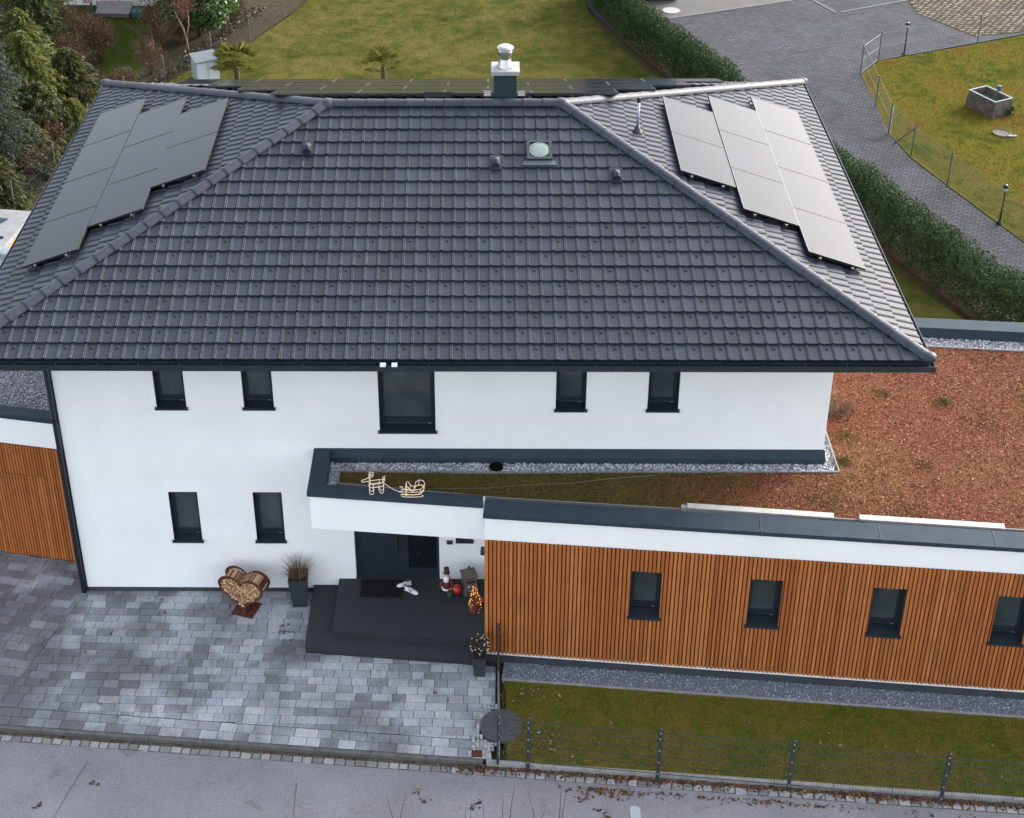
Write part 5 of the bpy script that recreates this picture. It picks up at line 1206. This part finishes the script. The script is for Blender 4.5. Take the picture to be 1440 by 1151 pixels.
conifer('thuja', (-7.0, 22.3, 0), 3.5, 1.45, 'golden green spreading cypress with yellow tips', M_thuja, 23, 400, 100, (.05, .085), 2.4)
conifer('thuja', (-5.85, 23.4, 0), 2.5, 1.25, 'low olive cypress nearest the roof corner', M_thuja_d, 24, 340, 100, (.05, .085), 2.4)
conifer('thuja', (-6.2, 20.9, 0), 2.3, 1.05, 'low bushy cypress between the spruce and the roof', M_thuja_d, 27, 200, 80, (.05, .085), 2.4)
conifer('thuja', (-6.15, 19.2, 0), 1.7, .95, 'man high ragged evergreen under the blue green spruce', M_thuja_d, 36, 200, 85, (.05, .085), 2.4)
conifer('thuja', (-6.7, 16.9, 0), 1.9, 1.0, 'ragged evergreen between the spruce and the white shed', M_thuja_d, 37, 200, 85, (.05, .085), 2.4)
conifer('thuja', (-5.35, 21.4, 0), 1.5, .8, 'low green evergreen leaning on the wire fence', M_thuja, 38, 180, 80, (.045, .08), 2.4)
conifer('thuja', (-7.9, 25.2, 0), 3.2, 1.5, 'yellow tipped conifer behind the golden cypress', M_thuja, 25, 280, 80, (.05, .09), 2.2)
conifer('thuja', (-9.6, 25.6, 0), 4.2, 1.7, 'broad dark cypress in the middle of the thicket', M_thuja_d, 28, 280, 80, (.05, .09), 2.0)
conifer('spruce', (-10.9, 28.8, 0), 6.4, 1.9, 'dark conifer at the far corner of the thicket', M_spruce, 26, 260, 75, (.06, .1), 1.6)
M_laurel = mat_leaf('laurel_leaf', [(0, (.022, .050, .012)), (.5, (.055, .105, .022)), (.85, (.10, .16, .04)), (1, (.22, .27, .12))], .28, .2, .55)
shrub('laurel', (-2.95, 31.0, 0), 'big glossy bright green laurel behind the wire fence', lumps(3.6, 1.75, 30, 420, 2, .25, .2), (.07, .12), M_laurel, seed=31, trunk=[([(0, 0, -.1), (.1, 0, 1.2)], [.07, .04])])
shrub('laurel', (-4.3, 33.3, 0), 'second laurel growing against the white neighbouring house', lumps(2.6, 1.2, 12, 300, 4, .25, .25), (.09, .15), M_laurel, seed=32)
conifer('thuja', (-8.3, 28.4, 0), 2.9, 1.3, 'dull green cypress between the rust brown shrub and the fir', M_thuja_d, 34, 260, 85, (.05, .085), 2.2)
conifer('thuja', (-9.3, 31.4, 0), 3.6, 1.5, 'yellow green cypress beside the white neighbouring house', M_thuja, 35, 260, 85, (.05, .09), 2.0)
M_rust = mat_leaf('withered_leaf', [(0, (0.0413, 0.0210, 0.0135)), (.5, (0.0863, 0.0465, 0.0300)), (1, (0.1425, 0.0900, 0.0562))], .85, .2, .1)
def bare(name, loc, h, rad, n, label, seed, leaves=0, mat=None, r=.010):
    ro = tag(empty(name, loc), label, 'shrub'); twig_bush('twigs', (0, 0, 0), h, rad, n, mat or M_dry, ro, 1.0, r, seed, 3)['kind'] = 'stuff'
    if leaves: leaf_cloud('withered_leaves', [((0, 0, h*.62), (rad, rad, h*.36), leaves)], (.03, .055), M_rust, ro, seed=seed)
    return ro
bare('rusty_shrub', (-6.15, 28.5, 0), 1.7, .75, 26, 'rounded rust brown shrub beside the green lawn strip', 41, 2600)
bare('bare_shrub', (-7.0, 27.4, 0), 1.5, .8, 24, 'twiggy olive shrub in front of the rust brown one', 42, 1500)
bare('bare_shrub', (-4.25, 29.6, 0), 1.6, .65, 26, 'leafless brown shrub between lawn strip and wire fence', 43, 900)
bare('bare_shrub', (-4.05, 27.2, 0), 1.3, .55, 22, 'low leafless shrub beside the wire fence post', 44, 500)
bare('bare_shrub', (-4.7, 31.7, 0), 1.5, .7, 22, 'greyish leafless shrub below the laurel', 45, 700)
bare('bare_shrub', (-7.6, 30.6, 0), 1.6, .7, 22, 'pale twiggy shrub beside the folded parasol', 46, 300)
for i, (x, y, lb) in enumerate(((-6.1, 18.6, 'ragged brown shrub under the blue green spruce'), (-5.9, 20.3, 'ragged leafless shrub behind the left wire fence'), (-5.75, 21.6, 'ivy grown twiggy shrub below the olive cypress'), (-6.9, 16.2, 'dark twiggy shrub near the white shed'))):
    bare('bare_shrub', (x, y, 0), 1.4, .6, 22, lb, 50+i, 1500)
for i, (x, y, lb) in enumerate(((-3.5, 30.2, 'low dark shrub at the foot of the big laurel'), (-4.6, 25.4, 'low dark shrub beside the roof corner and wire fence'), (-1.9, 32.6, 'low dark shrub past the laurel along the wire fence'))):
    bare('bare_shrub', (x, y, 0), 1.0, .6, 22, lb, 70+i, 900)
ft = tag(empty('small_tree', (-2.98, 28.9, 0)), 'small forked tree with reddish leafless crown at the wire fence', 'tree')
mb = MB(); mb.tube([(0, 0, -.1), (-.02, 0, .7), (-.12, .05, 1.1), (-.40, .1, 1.75)], [.045, .04, .03, .015], 7); mb.tube([(-.02, 0, .72), (.10, .05, 1.2), (.12, .1, 1.8)], [.032, .025, .012], 7); mb.build('trunk', mat_plain('pale_bark', (.20, .15, .11), .9, var=.3, scale=12), ft, True)
twig_bush('crown', (-.08, .06, 1.45), .85, .55, 26, mat_random('red_twig', [(0, (.10, .045, .030)), (1, (.19, .10, .07))], .9, .1, bmp=0), ft, 1.0, .009, 61)['kind'] = 'stuff'
# ivy and litter below the wire fence
cl = [((-3.9+1.9*t+rng.normal(0, .12), 25.2+5.6*t+rng.normal(0, .1), .18), (.35, .35, .22), 90) for t in np.linspace(0, 1.45, 26)]
iv = leaf_cloud('ground_ivy', cl, (.04, .08), mat_leaf('ivy_leaf', [(0, (.018, .022, .012)), (.6, (.042, .040, .022)), (1, (.10, .09, .06))]), None, seed=71); tag(iv, 'ivy and dead stalks creeping under the wire fence', 'ground cover', kind='stuff')
# fan palms
M_palm = mat_leaf('palm_leaf', [(0, (0.0562, 0.0829, 0.0187)), (.5, (0.1310, 0.1463, 0.0262)), (1, (0.2434, 0.2145, 0.0468))], .5, .3, .35)
def palm(loc, h, rad, n, label, seed):
    rd = random.Random(seed); r = tag(empty('fan_palm', loc), label, 'palm')
    mb = MB(); mb.tube([(0, 0, -.05), (.01, 0, h*.25), (0, 0, h*.5)], [.10, .09, .07], 9); mb.build('trunk', mat_plain('palm_fibre', (.06, .042, .026), .95, var=.4, scale=20, bmp=.5), r)
    for k in range(n):
        a = rd.uniform(0, 6.28); el = rd.uniform(.1, 1.3); d = Vector((math.cos(a)*math.cos(el), math.sin(a)*math.cos(el), math.sin(el))); L_ = rad*rd.uniform(.45, .65); b = Vector((0, 0, h*.48)); e = b+d*L_
        s = d.cross(Vector((0, 0, 1))).normalized(); u_ = s.cross(d); mb = MB(); mb.tube([b, (b+e)/2+Vector((0, 0, .03)), e], .008, 4, cap=False)
        for j in range(15):
            an = -1.25+2.5*j/14; dd = d*math.cos(an)+s*math.sin(an); ln_ = rad*rd.uniform(.42, .58); sd_ = (s*math.cos(an)-d*math.sin(an))*.016; tip = e+dd*ln_+Vector((0, 0, -.25*ln_*ln_/rad-.04)); m2 = e+dd*ln_*.5+u_*.01
            mb.face([e, m2-sd_, tip]); mb.face([e, tip, m2+sd_])
        mb.build('frond', M_palm, r)
palm((-.85, 26.55, 0), 1.25, .95, 26, 'bushy yellow green fan palm beside the white storage box', 81); palm((4.33, 26.6, 0), 1.05, .85, 18, 'slender fan palm standing alone on the back lawn', 82)
# lawn tufts
M_tuft = mat_random('lawn_blade', [(0, (0.0400, 0.0549, 0.0077)), (.5, (0.0740, 0.0744, 0.0118)), (1, (0.1233, 0.1034, 0.0236))], 1.0, .02, bmp=0)
tl = [(-3.3, 22), (-3.4, 26.3), (-.9, 30.3), (.4, 33.5), (1.2, 36), (11.8, 36), (12.6, 30.2), (14.2, 26), (15, 22)]
blades('lawn_grass', pts(tl, 60000, 0), (.02, .05), .006, M_tuft, None, .9); tag(bpy.data.objects['lawn_grass'], 'short pale grass blades on the back lawn', 'grass', kind='stuff')
tr_ = [(21.2, 22), (21.5, 20.2), (22.1, 18.2), (22.95, 15.7), (23.4, 14.4), (31, 14), (31, 31.9), (28.1, 30.75), (22.2, 28.2), (21.35, 27)]
blades('mossy_grass', pts(tr_, 50000, .012), (.02, .05), .006, mat_random('moss_blade', [(0, (0.0410, 0.0505, 0.0054)), (.5, (0.0924, 0.0830, 0.0093)), (1, (0.1163, 0.0758, 0.0142))], 1.0, .02, bmp=0), None, .9); tag(bpy.data.objects['mossy_grass'], 'mossy tufts on the lawn round the stone trough', 'grass', kind='stuff')

# ------------------------------------------------------------------ chain link fences
M_galv = mat_plain('galvanised_post', (0.0990, 0.1045, 0.1072), .5, metal=.3, var=.12); M_greenpost = mat_plain('green_post', (0.0660, 0.0853, 0.0770), .6, var=.2, scale=5)
def chain_fence(name, posts, h, label, mat_post, mat_wire, braces=(), skip=(), wire_w=.0032, pitch=.06, pr=.024):
    f = tag(empty(name, (*posts[0], 0)), label, 'fence'); ox, oy = posts[0]
    mb = MB(); mb.lathe([(pr, -.1), (pr, h), (pr*.6, h+.02)], (0, 0, 0), 8); me = mb.mesh('post', mat_post)
    for i, p in enumerate(posts):
        if i in skip: continue
        ob = link('post', me, f); ob.location = (p[0]-ox, p[1]-oy, 0)
    for (i, tx, ty) in braces:
        p = posts[i]; mb = MB(); mb.tube([(p[0]-ox, p[1]-oy, h*.92), (tx-ox, ty-oy, 0)], pr*.75, 6); mb.build('brace', mat_post, f)
    V = []; Fq = []
    for a, b in zip(posts, posts[1:]):
        A = Vector((a[0]-ox, a[1]-oy, 0)); B = Vector((b[0]-ox, b[1]-oy, 0)); d = B-A; L_ = d.length; t = d.normalized(); hh = h-.06; n = int((L_+hh)/(pitch*1.414))
        for sg in (1, -1):
            for k in range(n+1):
                s0 = -hh+k*pitch*1.414; z0, z1 = 0.03, hh; u0, u1 = s0, s0+hh
                if u0 < 0: z0 += -u0; u0 = 0
                if u1 > L_: z1 -= (u1-L_); u1 = L_
                if u1-u0 < .02: continue
                if sg < 0: q0, q1 = (L_-u0, z0), (L_-u1, z1)
                else: q0, q1 = (u0, z0), (u1, z1)
                w_ = wire_w; p0 = A+t*q0[0]; p1 = A+t*q1[0]; i = len(V)
                V += [(p0.x, p0.y, q0[1]-w_), (p1.x, p1.y, q1[1]-w_), (p1.x, p1.y, q1[1]+w_), (p0.x, p0.y, q0[1]+w_)]; Fq.append((i, i+1, i+2, i+3))
        for z in (.06, h*.5, h-.05):
            mb = MB(); mb.tube([A+Vector((0, 0, z)), B+Vector((0, 0, z))], .0045, 4, cap=False); mb.build('tension_wire', mat_wire, f)
    tag(link('wire_mesh', np_mesh('wire_mesh', V, Fq, mat_wire), f), kind='stuff'); return f
M_mesh_g = mat_plain('green_wire', (.14, .19, .185), .5, var=.1); M_mesh_z = mat_plain('zinc_wire', (.035, .038, .038), .8, spec=.1, var=.1)
chain_fence('wire_fence', [(23.9, 12.6), (22.84+.03, 15.60), (21.98, 18.22), (21.36, 20.22), (21.04, 21.94), (21.12, 24.2), (21.23, 27.12)], 1.12, 'green chain link fence along the paved drive and mossy lawn', M_greenpost, M_mesh_g, braces=((3, 21.10, 21.3), (6, 21.9, 28.0)), skip=(1,))
chain_fence('wire_fence', [(21.23, 27.12), (22.12, 28.32), (26.13, 29.98), (30.2, 31.8)], 1.1, 'chain link fence between mossy lawn and grass paver car park', M_greenpost, M_mesh_g, skip=(0,), wire_w=.0016)
chain_fence('wire_fence', [(-6.0, 16.5), (-5.4, 19.0), (-5.0, 22.0), (-4.35, 24.4), (-3.36, 26.33), (-2.08, 28.6), (-.93, 30.31), (-.03, 33.2), (.9, 36.5)], 1.05, 'galvanised chain link fence between back lawn and shrub thicket', M_galv, M_mesh_z, wire_w=.0014)
mb = MB(); mb.lathe([(.045, 0), (.05, .5), (.04, .95), (.02, .97)], (21.06, 21.98, 0), 10); tag(mb.build('boundary_stake', M_concrete), 'short pale concrete stake beside the wire fence', 'stake')

# garden lamps
M_lampblk = mat_plain('lamp_black', (.018, .019, .020), .8, spec=.15, var=.1)
def garden_lamp(loc, label):
    r = tag(empty('garden_lamp', loc), label, 'lamp'); lathe_obj('base', [(.09, -.02), (.09, .03), (.05, .07), (.035, .12)], M_lampblk, r, n=12); lathe_obj('pole', [(.028, .10), (.024, .55), (.034, .57), (.022, .60), (.022, 1.0), (.05, 1.04)], M_lampblk, r, n=10)
    lathe_obj('glass', [(.05, 1.04), (.085, 1.17)], mat_plain('lamp_glass', (.35, .37, .38), .15, var=.1) if 'lamp_glass' not in bpy.data.materials else bpy.data.materials['lamp_glass'], r, n=6)
    mb = MB(); mb.lathe([(.115, 1.17), (.12, 1.18), (.05, 1.235), (.02, 1.26)], (0, 0, 0), 6); mb.build('roof', M_lampblk, r); lathe_obj('finial', [(.035, 1.235), (.03, 1.25), (.008, 1.27)], M_alu, r, n=8)
garden_lamp((22.84, 15.78, 0), 'black garden lamp standing on the drive side of the wire fence'); garden_lamp((23.17, 28.87, 0), 'black garden lamp beside the paved car park and lawn edge')

# stone trough
tr0 = Vector((24.83, 23.95, .012)); tv = Vector((24.70-24.14, 23.28-24.34, 0)).normalized()
tro = tag(empty('stone_trough', tr0, math.atan2(tv.y, tv.x)), 'old weathered stone water trough on the mossy lawn', 'trough')
M_stone = mat_plain('weathered_stone', (0.0765, 0.0651, 0.0574), .9, spec=.2, var=.45, scale=5, bmp=.6, bscale=14)
mb = MB(); l_, b_, h_ = .60, .38, .55
o4 = lambda l, b, z: [(-l, -b, z), (l, -b, z), (l, b, z), (-l, b, z)]
mb.add(o4(l_+.05, b_+.05, -.05)+o4(l_, b_, h_)+o4(l_-.06, b_-.06, h_)+o4(l_-.10, b_-.10, .15), [(i, (i+1) % 4, (i+1) % 4+4, i+4) for i in range(4)]+[(4+i, 4+(i+1) % 4, 8+(i+1) % 4, 8+i) for i in range(4)]+[(8+i, 8+(i+1) % 4, 12+(i+1) % 4, 12+i) for i in range(4)]+[(12, 13, 14, 15)])
mb.build('basin', M_stone, tro)
mb = MB()
for (x0, x1, y0, y1) in ((-l_-.01, l_+.01, -b_-.01, -b_+.03), (-l_-.01, l_+.01, b_-.03, b_+.01), (-l_-.01, -l_+.03, -b_+.03, b_-.03), (l_-.03, l_+.01, -b_+.03, b_-.03)): mb.box(x0, x1, y0, y1, h_+.002, h_+.02)
mb.build('rim', mat_plain('zinc_rim', (.20, .24, .235), .5, var=.1), tro)
mb = MB(); mb.box(-l_+.09, l_-.09, -b_+.09, b_-.09, .30, .34); mb.build('water', mat_plain('green_water', (.05, .085, .075), .12, var=.3, scale=5), tro)
mb = MB(); mb.tube([(-.12, b_+.09, -.05), (-.12, b_+.09, .72)], .085, 8); mb.build('spout_post', mat_plain('dark_post', (.06, .065, .075), .8, var=.2), tro); mb = MB(); mb.tube([(-.12, b_+.09, .60), (-.12, b_-.12, .60)], .02, 6); mb.build('spout', M_zinc, tro)
mb = MB(); mb.lathe([(.05, -.02), (.055, .45), (.03, .47)], (25.42, 24.15, 0), 8); tag(mb.build('stump_post', M_lampblk), 'dark short post standing behind the stone trough', 'post')
leaf_cloud('trough_weeds', [((25.35, 23.55, .12), (.25, .22, .18), 160)], (.05, .09), M_hedge, None, seed=91); tag(bpy.data.objects['trough_weeds'], 'dark weeds growing at the end of the trough', 'weeds', kind='stuff')
mb = MB(); mb.lathe([(.30, -.01), (.30, .035), (.27, .045), (.26, .02), (.02, .015)], (24.72, 22.0, .012), 24); mbp = tag(mb.build('shaft_ring', mat_plain('ring_concrete', (0.1020, 0.0840, 0.0690), .9, var=.4, scale=9)), 'half sunken concrete shaft ring in the mossy lawn', 'ring')
mb = MB(); mb.bevbox(24.85, 25.12, 21.70, 21.78, .03, .07, .01); mb.build('lid_handle', M_concrete, mbp)

# yard details
M_line = mat_plain('pale_kerb_line', (0.0825, 0.0825, 0.0798), .85, var=.2)
def strip(name, a, b, wd, z, mat, label):
    d = Vector((b[0]-a[0], b[1]-a[1], 0)).normalized(); s = Vector((-d.y, d.x, 0))*wd/2; A, B = Vector((*a, 0)), Vector((*b, 0)); mb = MB(); mb.hexa([A-s-Vector((0, 0, .03)), B-s-Vector((0, 0, .03)), B+s-Vector((0, 0, .03)), A+s-Vector((0, 0, .03)), A-s+Vector((0, 0, z)), B-s+Vector((0, 0, z)), B+s+Vector((0, 0, z)), A+s+Vector((0, 0, z))]); return tag(mb.build(name, mat), label, 'edging', kind='structure')
strip('yard_edging', (14.4, 32.5), (21.2, 35.2), .10, .012, M_line, 'pale kerb line across the paved yard beside the drain cover'); strip('yard_edging', (21.8, 33.4), (26.5, 35.6), .09, .012, M_line, 'pale kerb line across the yard towards the car park'); strip('yard_edging', (20.9, 34.9), (21.6, 33.3), .09, .012, M_line, 'short pale kerb line crossing the yard')
sheet('yard_apron', [(11.8, 45), (12.2, 34.2), (13.6, 32.0), (14.4, 32.55), (21.2, 35.25), (30, 39), (30, 60), (11.7, 60)], .004, mat_plain('apron_concrete', (0.0551, 0.0538, 0.0525), .85, var=.2, scale=2, bmp=.2), 'smooth grey apron at the back of the paved yard', 'yard', .05)
mb = MB(); mb.lathe([(.40, -.02), (.40, .018), (.36, .022), (.345, .012)], (15.2, 33.6, 0), 28); dr = tag(mb.build('drain_cover', mat_plain('cast_ring', (.09, .075, .07), .8, var=.2)), 'round pale manhole cover with a rusty ring behind the hedge', 'cover'); mb = MB(); mb.lathe([(.34, -.01), (.34, .024), (.02, .026)], (15.2, 33.6, 0), 28); mb.build('lid', M_concrete, dr)
mb = MB(); mb.bevbox(13.1, 15.6, 34.72, 36.2, .06, 1.3, .03); ct = tag(mb.build('container', mat_plain('teal_sheet', (.012, .075, .070), .45, var=.15)), 'teal metal container at the far end of the hedge', 'container'); mb = MB(); mb.box(14.28, 14.40, 34.70, 34.715, .13, .25); mb.build('label_plate', M_white, ct)
for sx in (13.3, 15.3): mb = MB(); mb.lathe([(.05, 0), (.05, .06)], (sx, 34.9, .0), 8); mb.build('foot', M_lampblk, ct)
# grass pavers of the car park
gp = MB(); rd = random.Random(6); reg = [(24.6, 40), (24.75, 33.2), (26.2, 30.75), (28.0, 31.15), (32.5, 33.2), (32.5, 40)]
M_gpb = mat_lawn('paver_joint_grass', [(.3, (0.0450, 0.0420, 0.0168)), (.6, (0.0750, 0.0600, 0.0252))]); sheet('car_park', reg, .006, M_gpb, 'grassy joints of the car park behind the chain link fence', 'car park', .05)
for i in range(40):
    for k in range(44):
        x = 24.3+i*.26+(k % 2)*.13+rd.gauss(0, .012); y = 30.4+k*.20+rd.gauss(0, .012)
        if y > 36.2 or x > 32: continue
        if not inpoly([(x, y)], reg)[0]: continue
        gp.bevbox(x-.095, x+.095, y-.065, y+.065, -.02, .028+rd.uniform(-.006, .006), .025)
tag(gp.build('grass_pavers', mat_random('pinkish_paver', [(0, (0.1020, 0.0870, 0.0750)), (.6, (0.1560, 0.1290, 0.1140)), (1, (0.2040, 0.1800, 0.1680))], .85, .2, True, fine=(14, .3), bmp=0)), 'pinkish stone pavers with grassy joints in the car park', 'pavers', kind='stuff')

# storage box on the lawn corner
sb = tag(empty('storage_box', (-2.0, 26.85, 0), R(28)), 'small white storage box with grey sloping lid', 'storage box')
mb = MB(); mb.hexa([(-.42, -.30, 0), (.42, -.30, 0), (.42, .30, 0), (-.42, .30, 0), (-.42, -.30, .72), (.42, -.30, .72), (.42, .30, .85), (-.42, .30, .85)]); mb.build('body', mat_plain('pale_plastic', (.42, .45, .48), .5, var=.06), sb)
mb = MB(); mb.hexa([(-.45, -.34, .715), (.45, -.34, .715), (.45, .33, .862), (-.45, .33, .862), (-.45, -.34, .755), (.45, -.34, .755), (.45, .33, .90), (-.45, .33, .90)]); mb.build('lid', mat_plain('lid_grey', (.10, .125, .14), .6, var=.1), sb)
for s in (-1, 1): mb = MB(); mb.box(s*.21-.17, s*.21+.17, -.312, -.301, .05, .68); mb.build('door_panel', mat_plain('panel_grey', (.48, .54, .60), .5, var=.05) if 'panel_grey' not in bpy.data.materials else bpy.data.materials['panel_grey'], sb)

# neighbouring house, parasol, cold frame
nb = tag(empty('neighbour_house', (-7.0, 34.4, 0), R(-3)), 'white neighbouring house wall seen behind the shrubs', 'house')
mb = MB(); wall_grid(mb, -2.0, 3.4, 0, 3.0, [(-1.2, -.2, .9, 2.2)], 0, .15); mb.face([(3.4, 0, 0), (3.4, 6, 0), (3.4, 6, 3), (3.4, 0, 3)]); mb.face([(-2, 6, 0), (-2, 0, 0), (-2, 0, 3), (-2, 6, 3)]); mb.build('wall', M_white, nb)
mb = MB(); mb.add([(-2.4, -.4, 2.98), (3.8, -.4, 2.98), (3.8, 6.4, 2.98), (-2.4, 6.4, 2.98), (-2.4, 3, 4.6), (3.8, 3, 4.6)], [(0, 1, 5, 4), (2, 3, 4, 5), (1, 2, 5), (3, 0, 4), (3, 2, 1, 0)]); mb.build('roof', mat_plain('clay_roof', (.22, .09, .06), .85, var=.2), nb)
mb = MB(); mb.box(-1.2, -.2, .10, .13, .9, 2.2); mb.build('window', M_pane, nb)
mb = MB(); mb.box(-.6, .3, -.22, -.02, 0, .26); o = mb.build('plinth_stain', mat_plain('pinkish_plinth', (.50, .36, .34), .9, var=.2), nb)
pr = tag(empty('parasol', (-7.25, 32.2, 0)), 'folded pink parasol on a green pole beside the white house', 'parasol')
mb = MB(); mb.tube([(0, 0, 0), (0, 0, 1.25)], .05, 8); mb.build('sleeve', mat_plain('pole_green', (.012, .06, .04), .5), pr); mb = MB(); mb.tube([(0, 0, 1.2), (0, 0, 3.0)], .028, 8); mb.build('pole', M_lampblk, pr)
mb = MB(); n = 12
prof = [(.16, .92), (.24, 1.15), (.22, 1.7), (.12, 2.5), (.03, 3.0)]; vs_ = []; fs_ = []
for r_i, z in prof:
    for k in range(n): a = 6.283*k/n; q = r_i*(1 if k % 2 else .62); vs_.append((q*math.cos(a)-.12*(3-z)/2, q*math.sin(a), z))
for i in range(len(prof)-1):
    for k in range(n): fs_.append((i*n+k, i*n+(k+1) % n, (i+1)*n+(k+1) % n, (i+1)*n+k))
mb.add(vs_, fs_); mb.build('canopy', mat_plain('pink_canvas', (.55, .36, .38), .9, var=.15), pr)
cf = tag(empty('cold_frame', (-6.65, 33.35, 0), R(-5)), 'low grey cold frame with sloping lid on the green lawn', 'cold frame')
mb = MB(); mb.hexa([(-.65, -.30, 0), (.62, -.30, 0), (.62, .35, 0), (-.65, .35, 0), (-.65, -.30, .14), (.62, -.30, .14), (.62, .35, .38), (-.65, .35, .38)]); mb.build('box', mat_plain('frame_board', (.20, .19, .13), .85, var=.2), cf)
mb = MB(); mb.hexa([(-.70, -.34, .135), (.66, -.34, .135), (.66, .38, .395), (-.70, .38, .395), (-.70, -.34, .165), (.66, -.34, .165), (.66, .38, .425), (-.70, .38, .425)]); mb.build('lid', mat_plain('frame_lid', (.17, .17, .165), .7, var=.15), cf)
mb = MB(); mb.box(.70, 1.15, -.25, .30, .0, .22); mb.build('side_box', mat_plain('teal_tarp', (.05, .13, .14), .7), cf)

# white garden shed behind the garage
sd_ = tag(empty('garden_shed', (-5.6, 11.7, 0), R(-8)), 'white flat-roofed shed with dark roof panel behind the garage', 'shed')
mb = MB(); mb.box(-1.8, 1.25, -.9, 1.0, 0, 1.95); mb.build('wall', mat_plain('shed_white', (0.2940, 0.2940, 0.3010), .7, var=.1), sd_)
mb = MB(); mb.bevbox(-1.95, 1.38, -1.02, 1.12, 1.952, 2.06, .02); mb.build('roof_slab', mat_plain('shed_roof_sheet', (.19, .195, .20), .8, spec=.1, var=.15), sd_)
mb = MB(); mb.prism([(-1.5, -.85), (.25, -.85), (.85, .55), (-1.5, .60)], 2.062, 2.10); mb.build('roof_panel', M_anth, sd_); mb = MB(); mb.box(-1.5, .60, -.02, .02, 2.102, 2.12); mb.build('panel_bar', M_anth_dk, sd_)
mb = MB(); mb.lathe([(.05, 0), (.05, .05), (.02, .06)], (1.12, -.45, 2.06), 10); mb.build('roof_vent', M_blackal, sd_)
mb = MB(); mb.box(1.252, 1.29, -.55, .30, .2, 1.85); mb.build('door', mat_plain('amber_wood', (.46, .20, .05), .6, var=.25, scale=8), sd_)
mb = MB(); mb.box(-1.3, .9, -.925, -.903, .35, 1.15); mb.build('shutter', M_anth, sd_)

# ------------------------------------------------------------------ bottom edge: street lamp head and bare twigs across the street
sl_ = tag(empty('street_lamp', (10.12, -10.6, -.1)), 'pale grey street lamp whose flat head reaches over the asphalt', 'street lamp')
M_lampgrey = mat_plain('lamp_grey', (.12, .14, .165), .7, spec=.15, var=.05)
mb = MB(); mb.tube([(0, 0, 0), (0, 0, 2.5), (0, .02, 3.95)], [.07, .06, .045], 12); mb.build('mast', M_lampgrey, sl_, True)
mb = MB(); pth = [(-.07, 1.84), (-.05, 1.865), (0, 1.875), (.05, 1.865), (.07, 1.84), (.075, 1.15), (.05, .95), (-.05, .95), (-.075, 1.15)]; mb.prism(list(reversed(pth)), 3.96, 4.03); mb.build('lamp_head', M_lampgrey, sl_)
mb = MB(); mb.tube([(0, .0, 3.92), (0, .5, 3.98), (0, 1.0, 4.0)], .035, 8); mb.build('arm', M_lampgrey, sl_, True)
tb_ = tag(empty('roadside_tree', (8.05, -10.3, -.1)), 'slim leafless tree whose top twigs poke up over the asphalt', 'tree')
mb = MB(); mb.tube([(0, 0, -.1), (.03, .02, 1.4), (0, .05, 2.9), (.02, .1, 3.6)], [.10, .08, .055, .04], 9); mb.build('trunk', M_bark, tb_, True)
mb = MB(); rd = random.Random(17)
for (x, h, lx) in ((-1.20, 5.18, -.05), (-1.06, 5.22, .06), (-.24, 4.98, .01), (-.17, 5.0, .0), (.0, 5.06, -.01), (.24, 5.16, .01), (.36, 5.48, .04), (.62, 5.36, -.07), (.98, 5.40, .01), (1.02, 5.28, .03), (.74, 4.95, .05), (-1.5, 4.7, -.1), (1.4, 4.7, .1), (-.6, 4.7, 0)):
    q = [(.0+rd.gauss(0, .02), .05, 2.6+rd.uniform(0, .8)), (x*.55, .25, 3.9), (x-lx, .5, 4.6), (x-lx*.3, .58, (4.6+h+.1)/2), (x+lx, .62, h+.1)]; mb.tube(q, [.020, .013, .008, .0055, .002], 5, cap=False)
    for j in range(3): t = q[2]; mb.tube([t, (t[0]+rd.gauss(0, .10), t[1]+.04, t[2]+rd.uniform(.05, .2))], [.004, .0015], 4, cap=False)
mb.build('twigs', mat_plain('twig_dark', (.040, .033, .030), .9, var=.2), tb_)
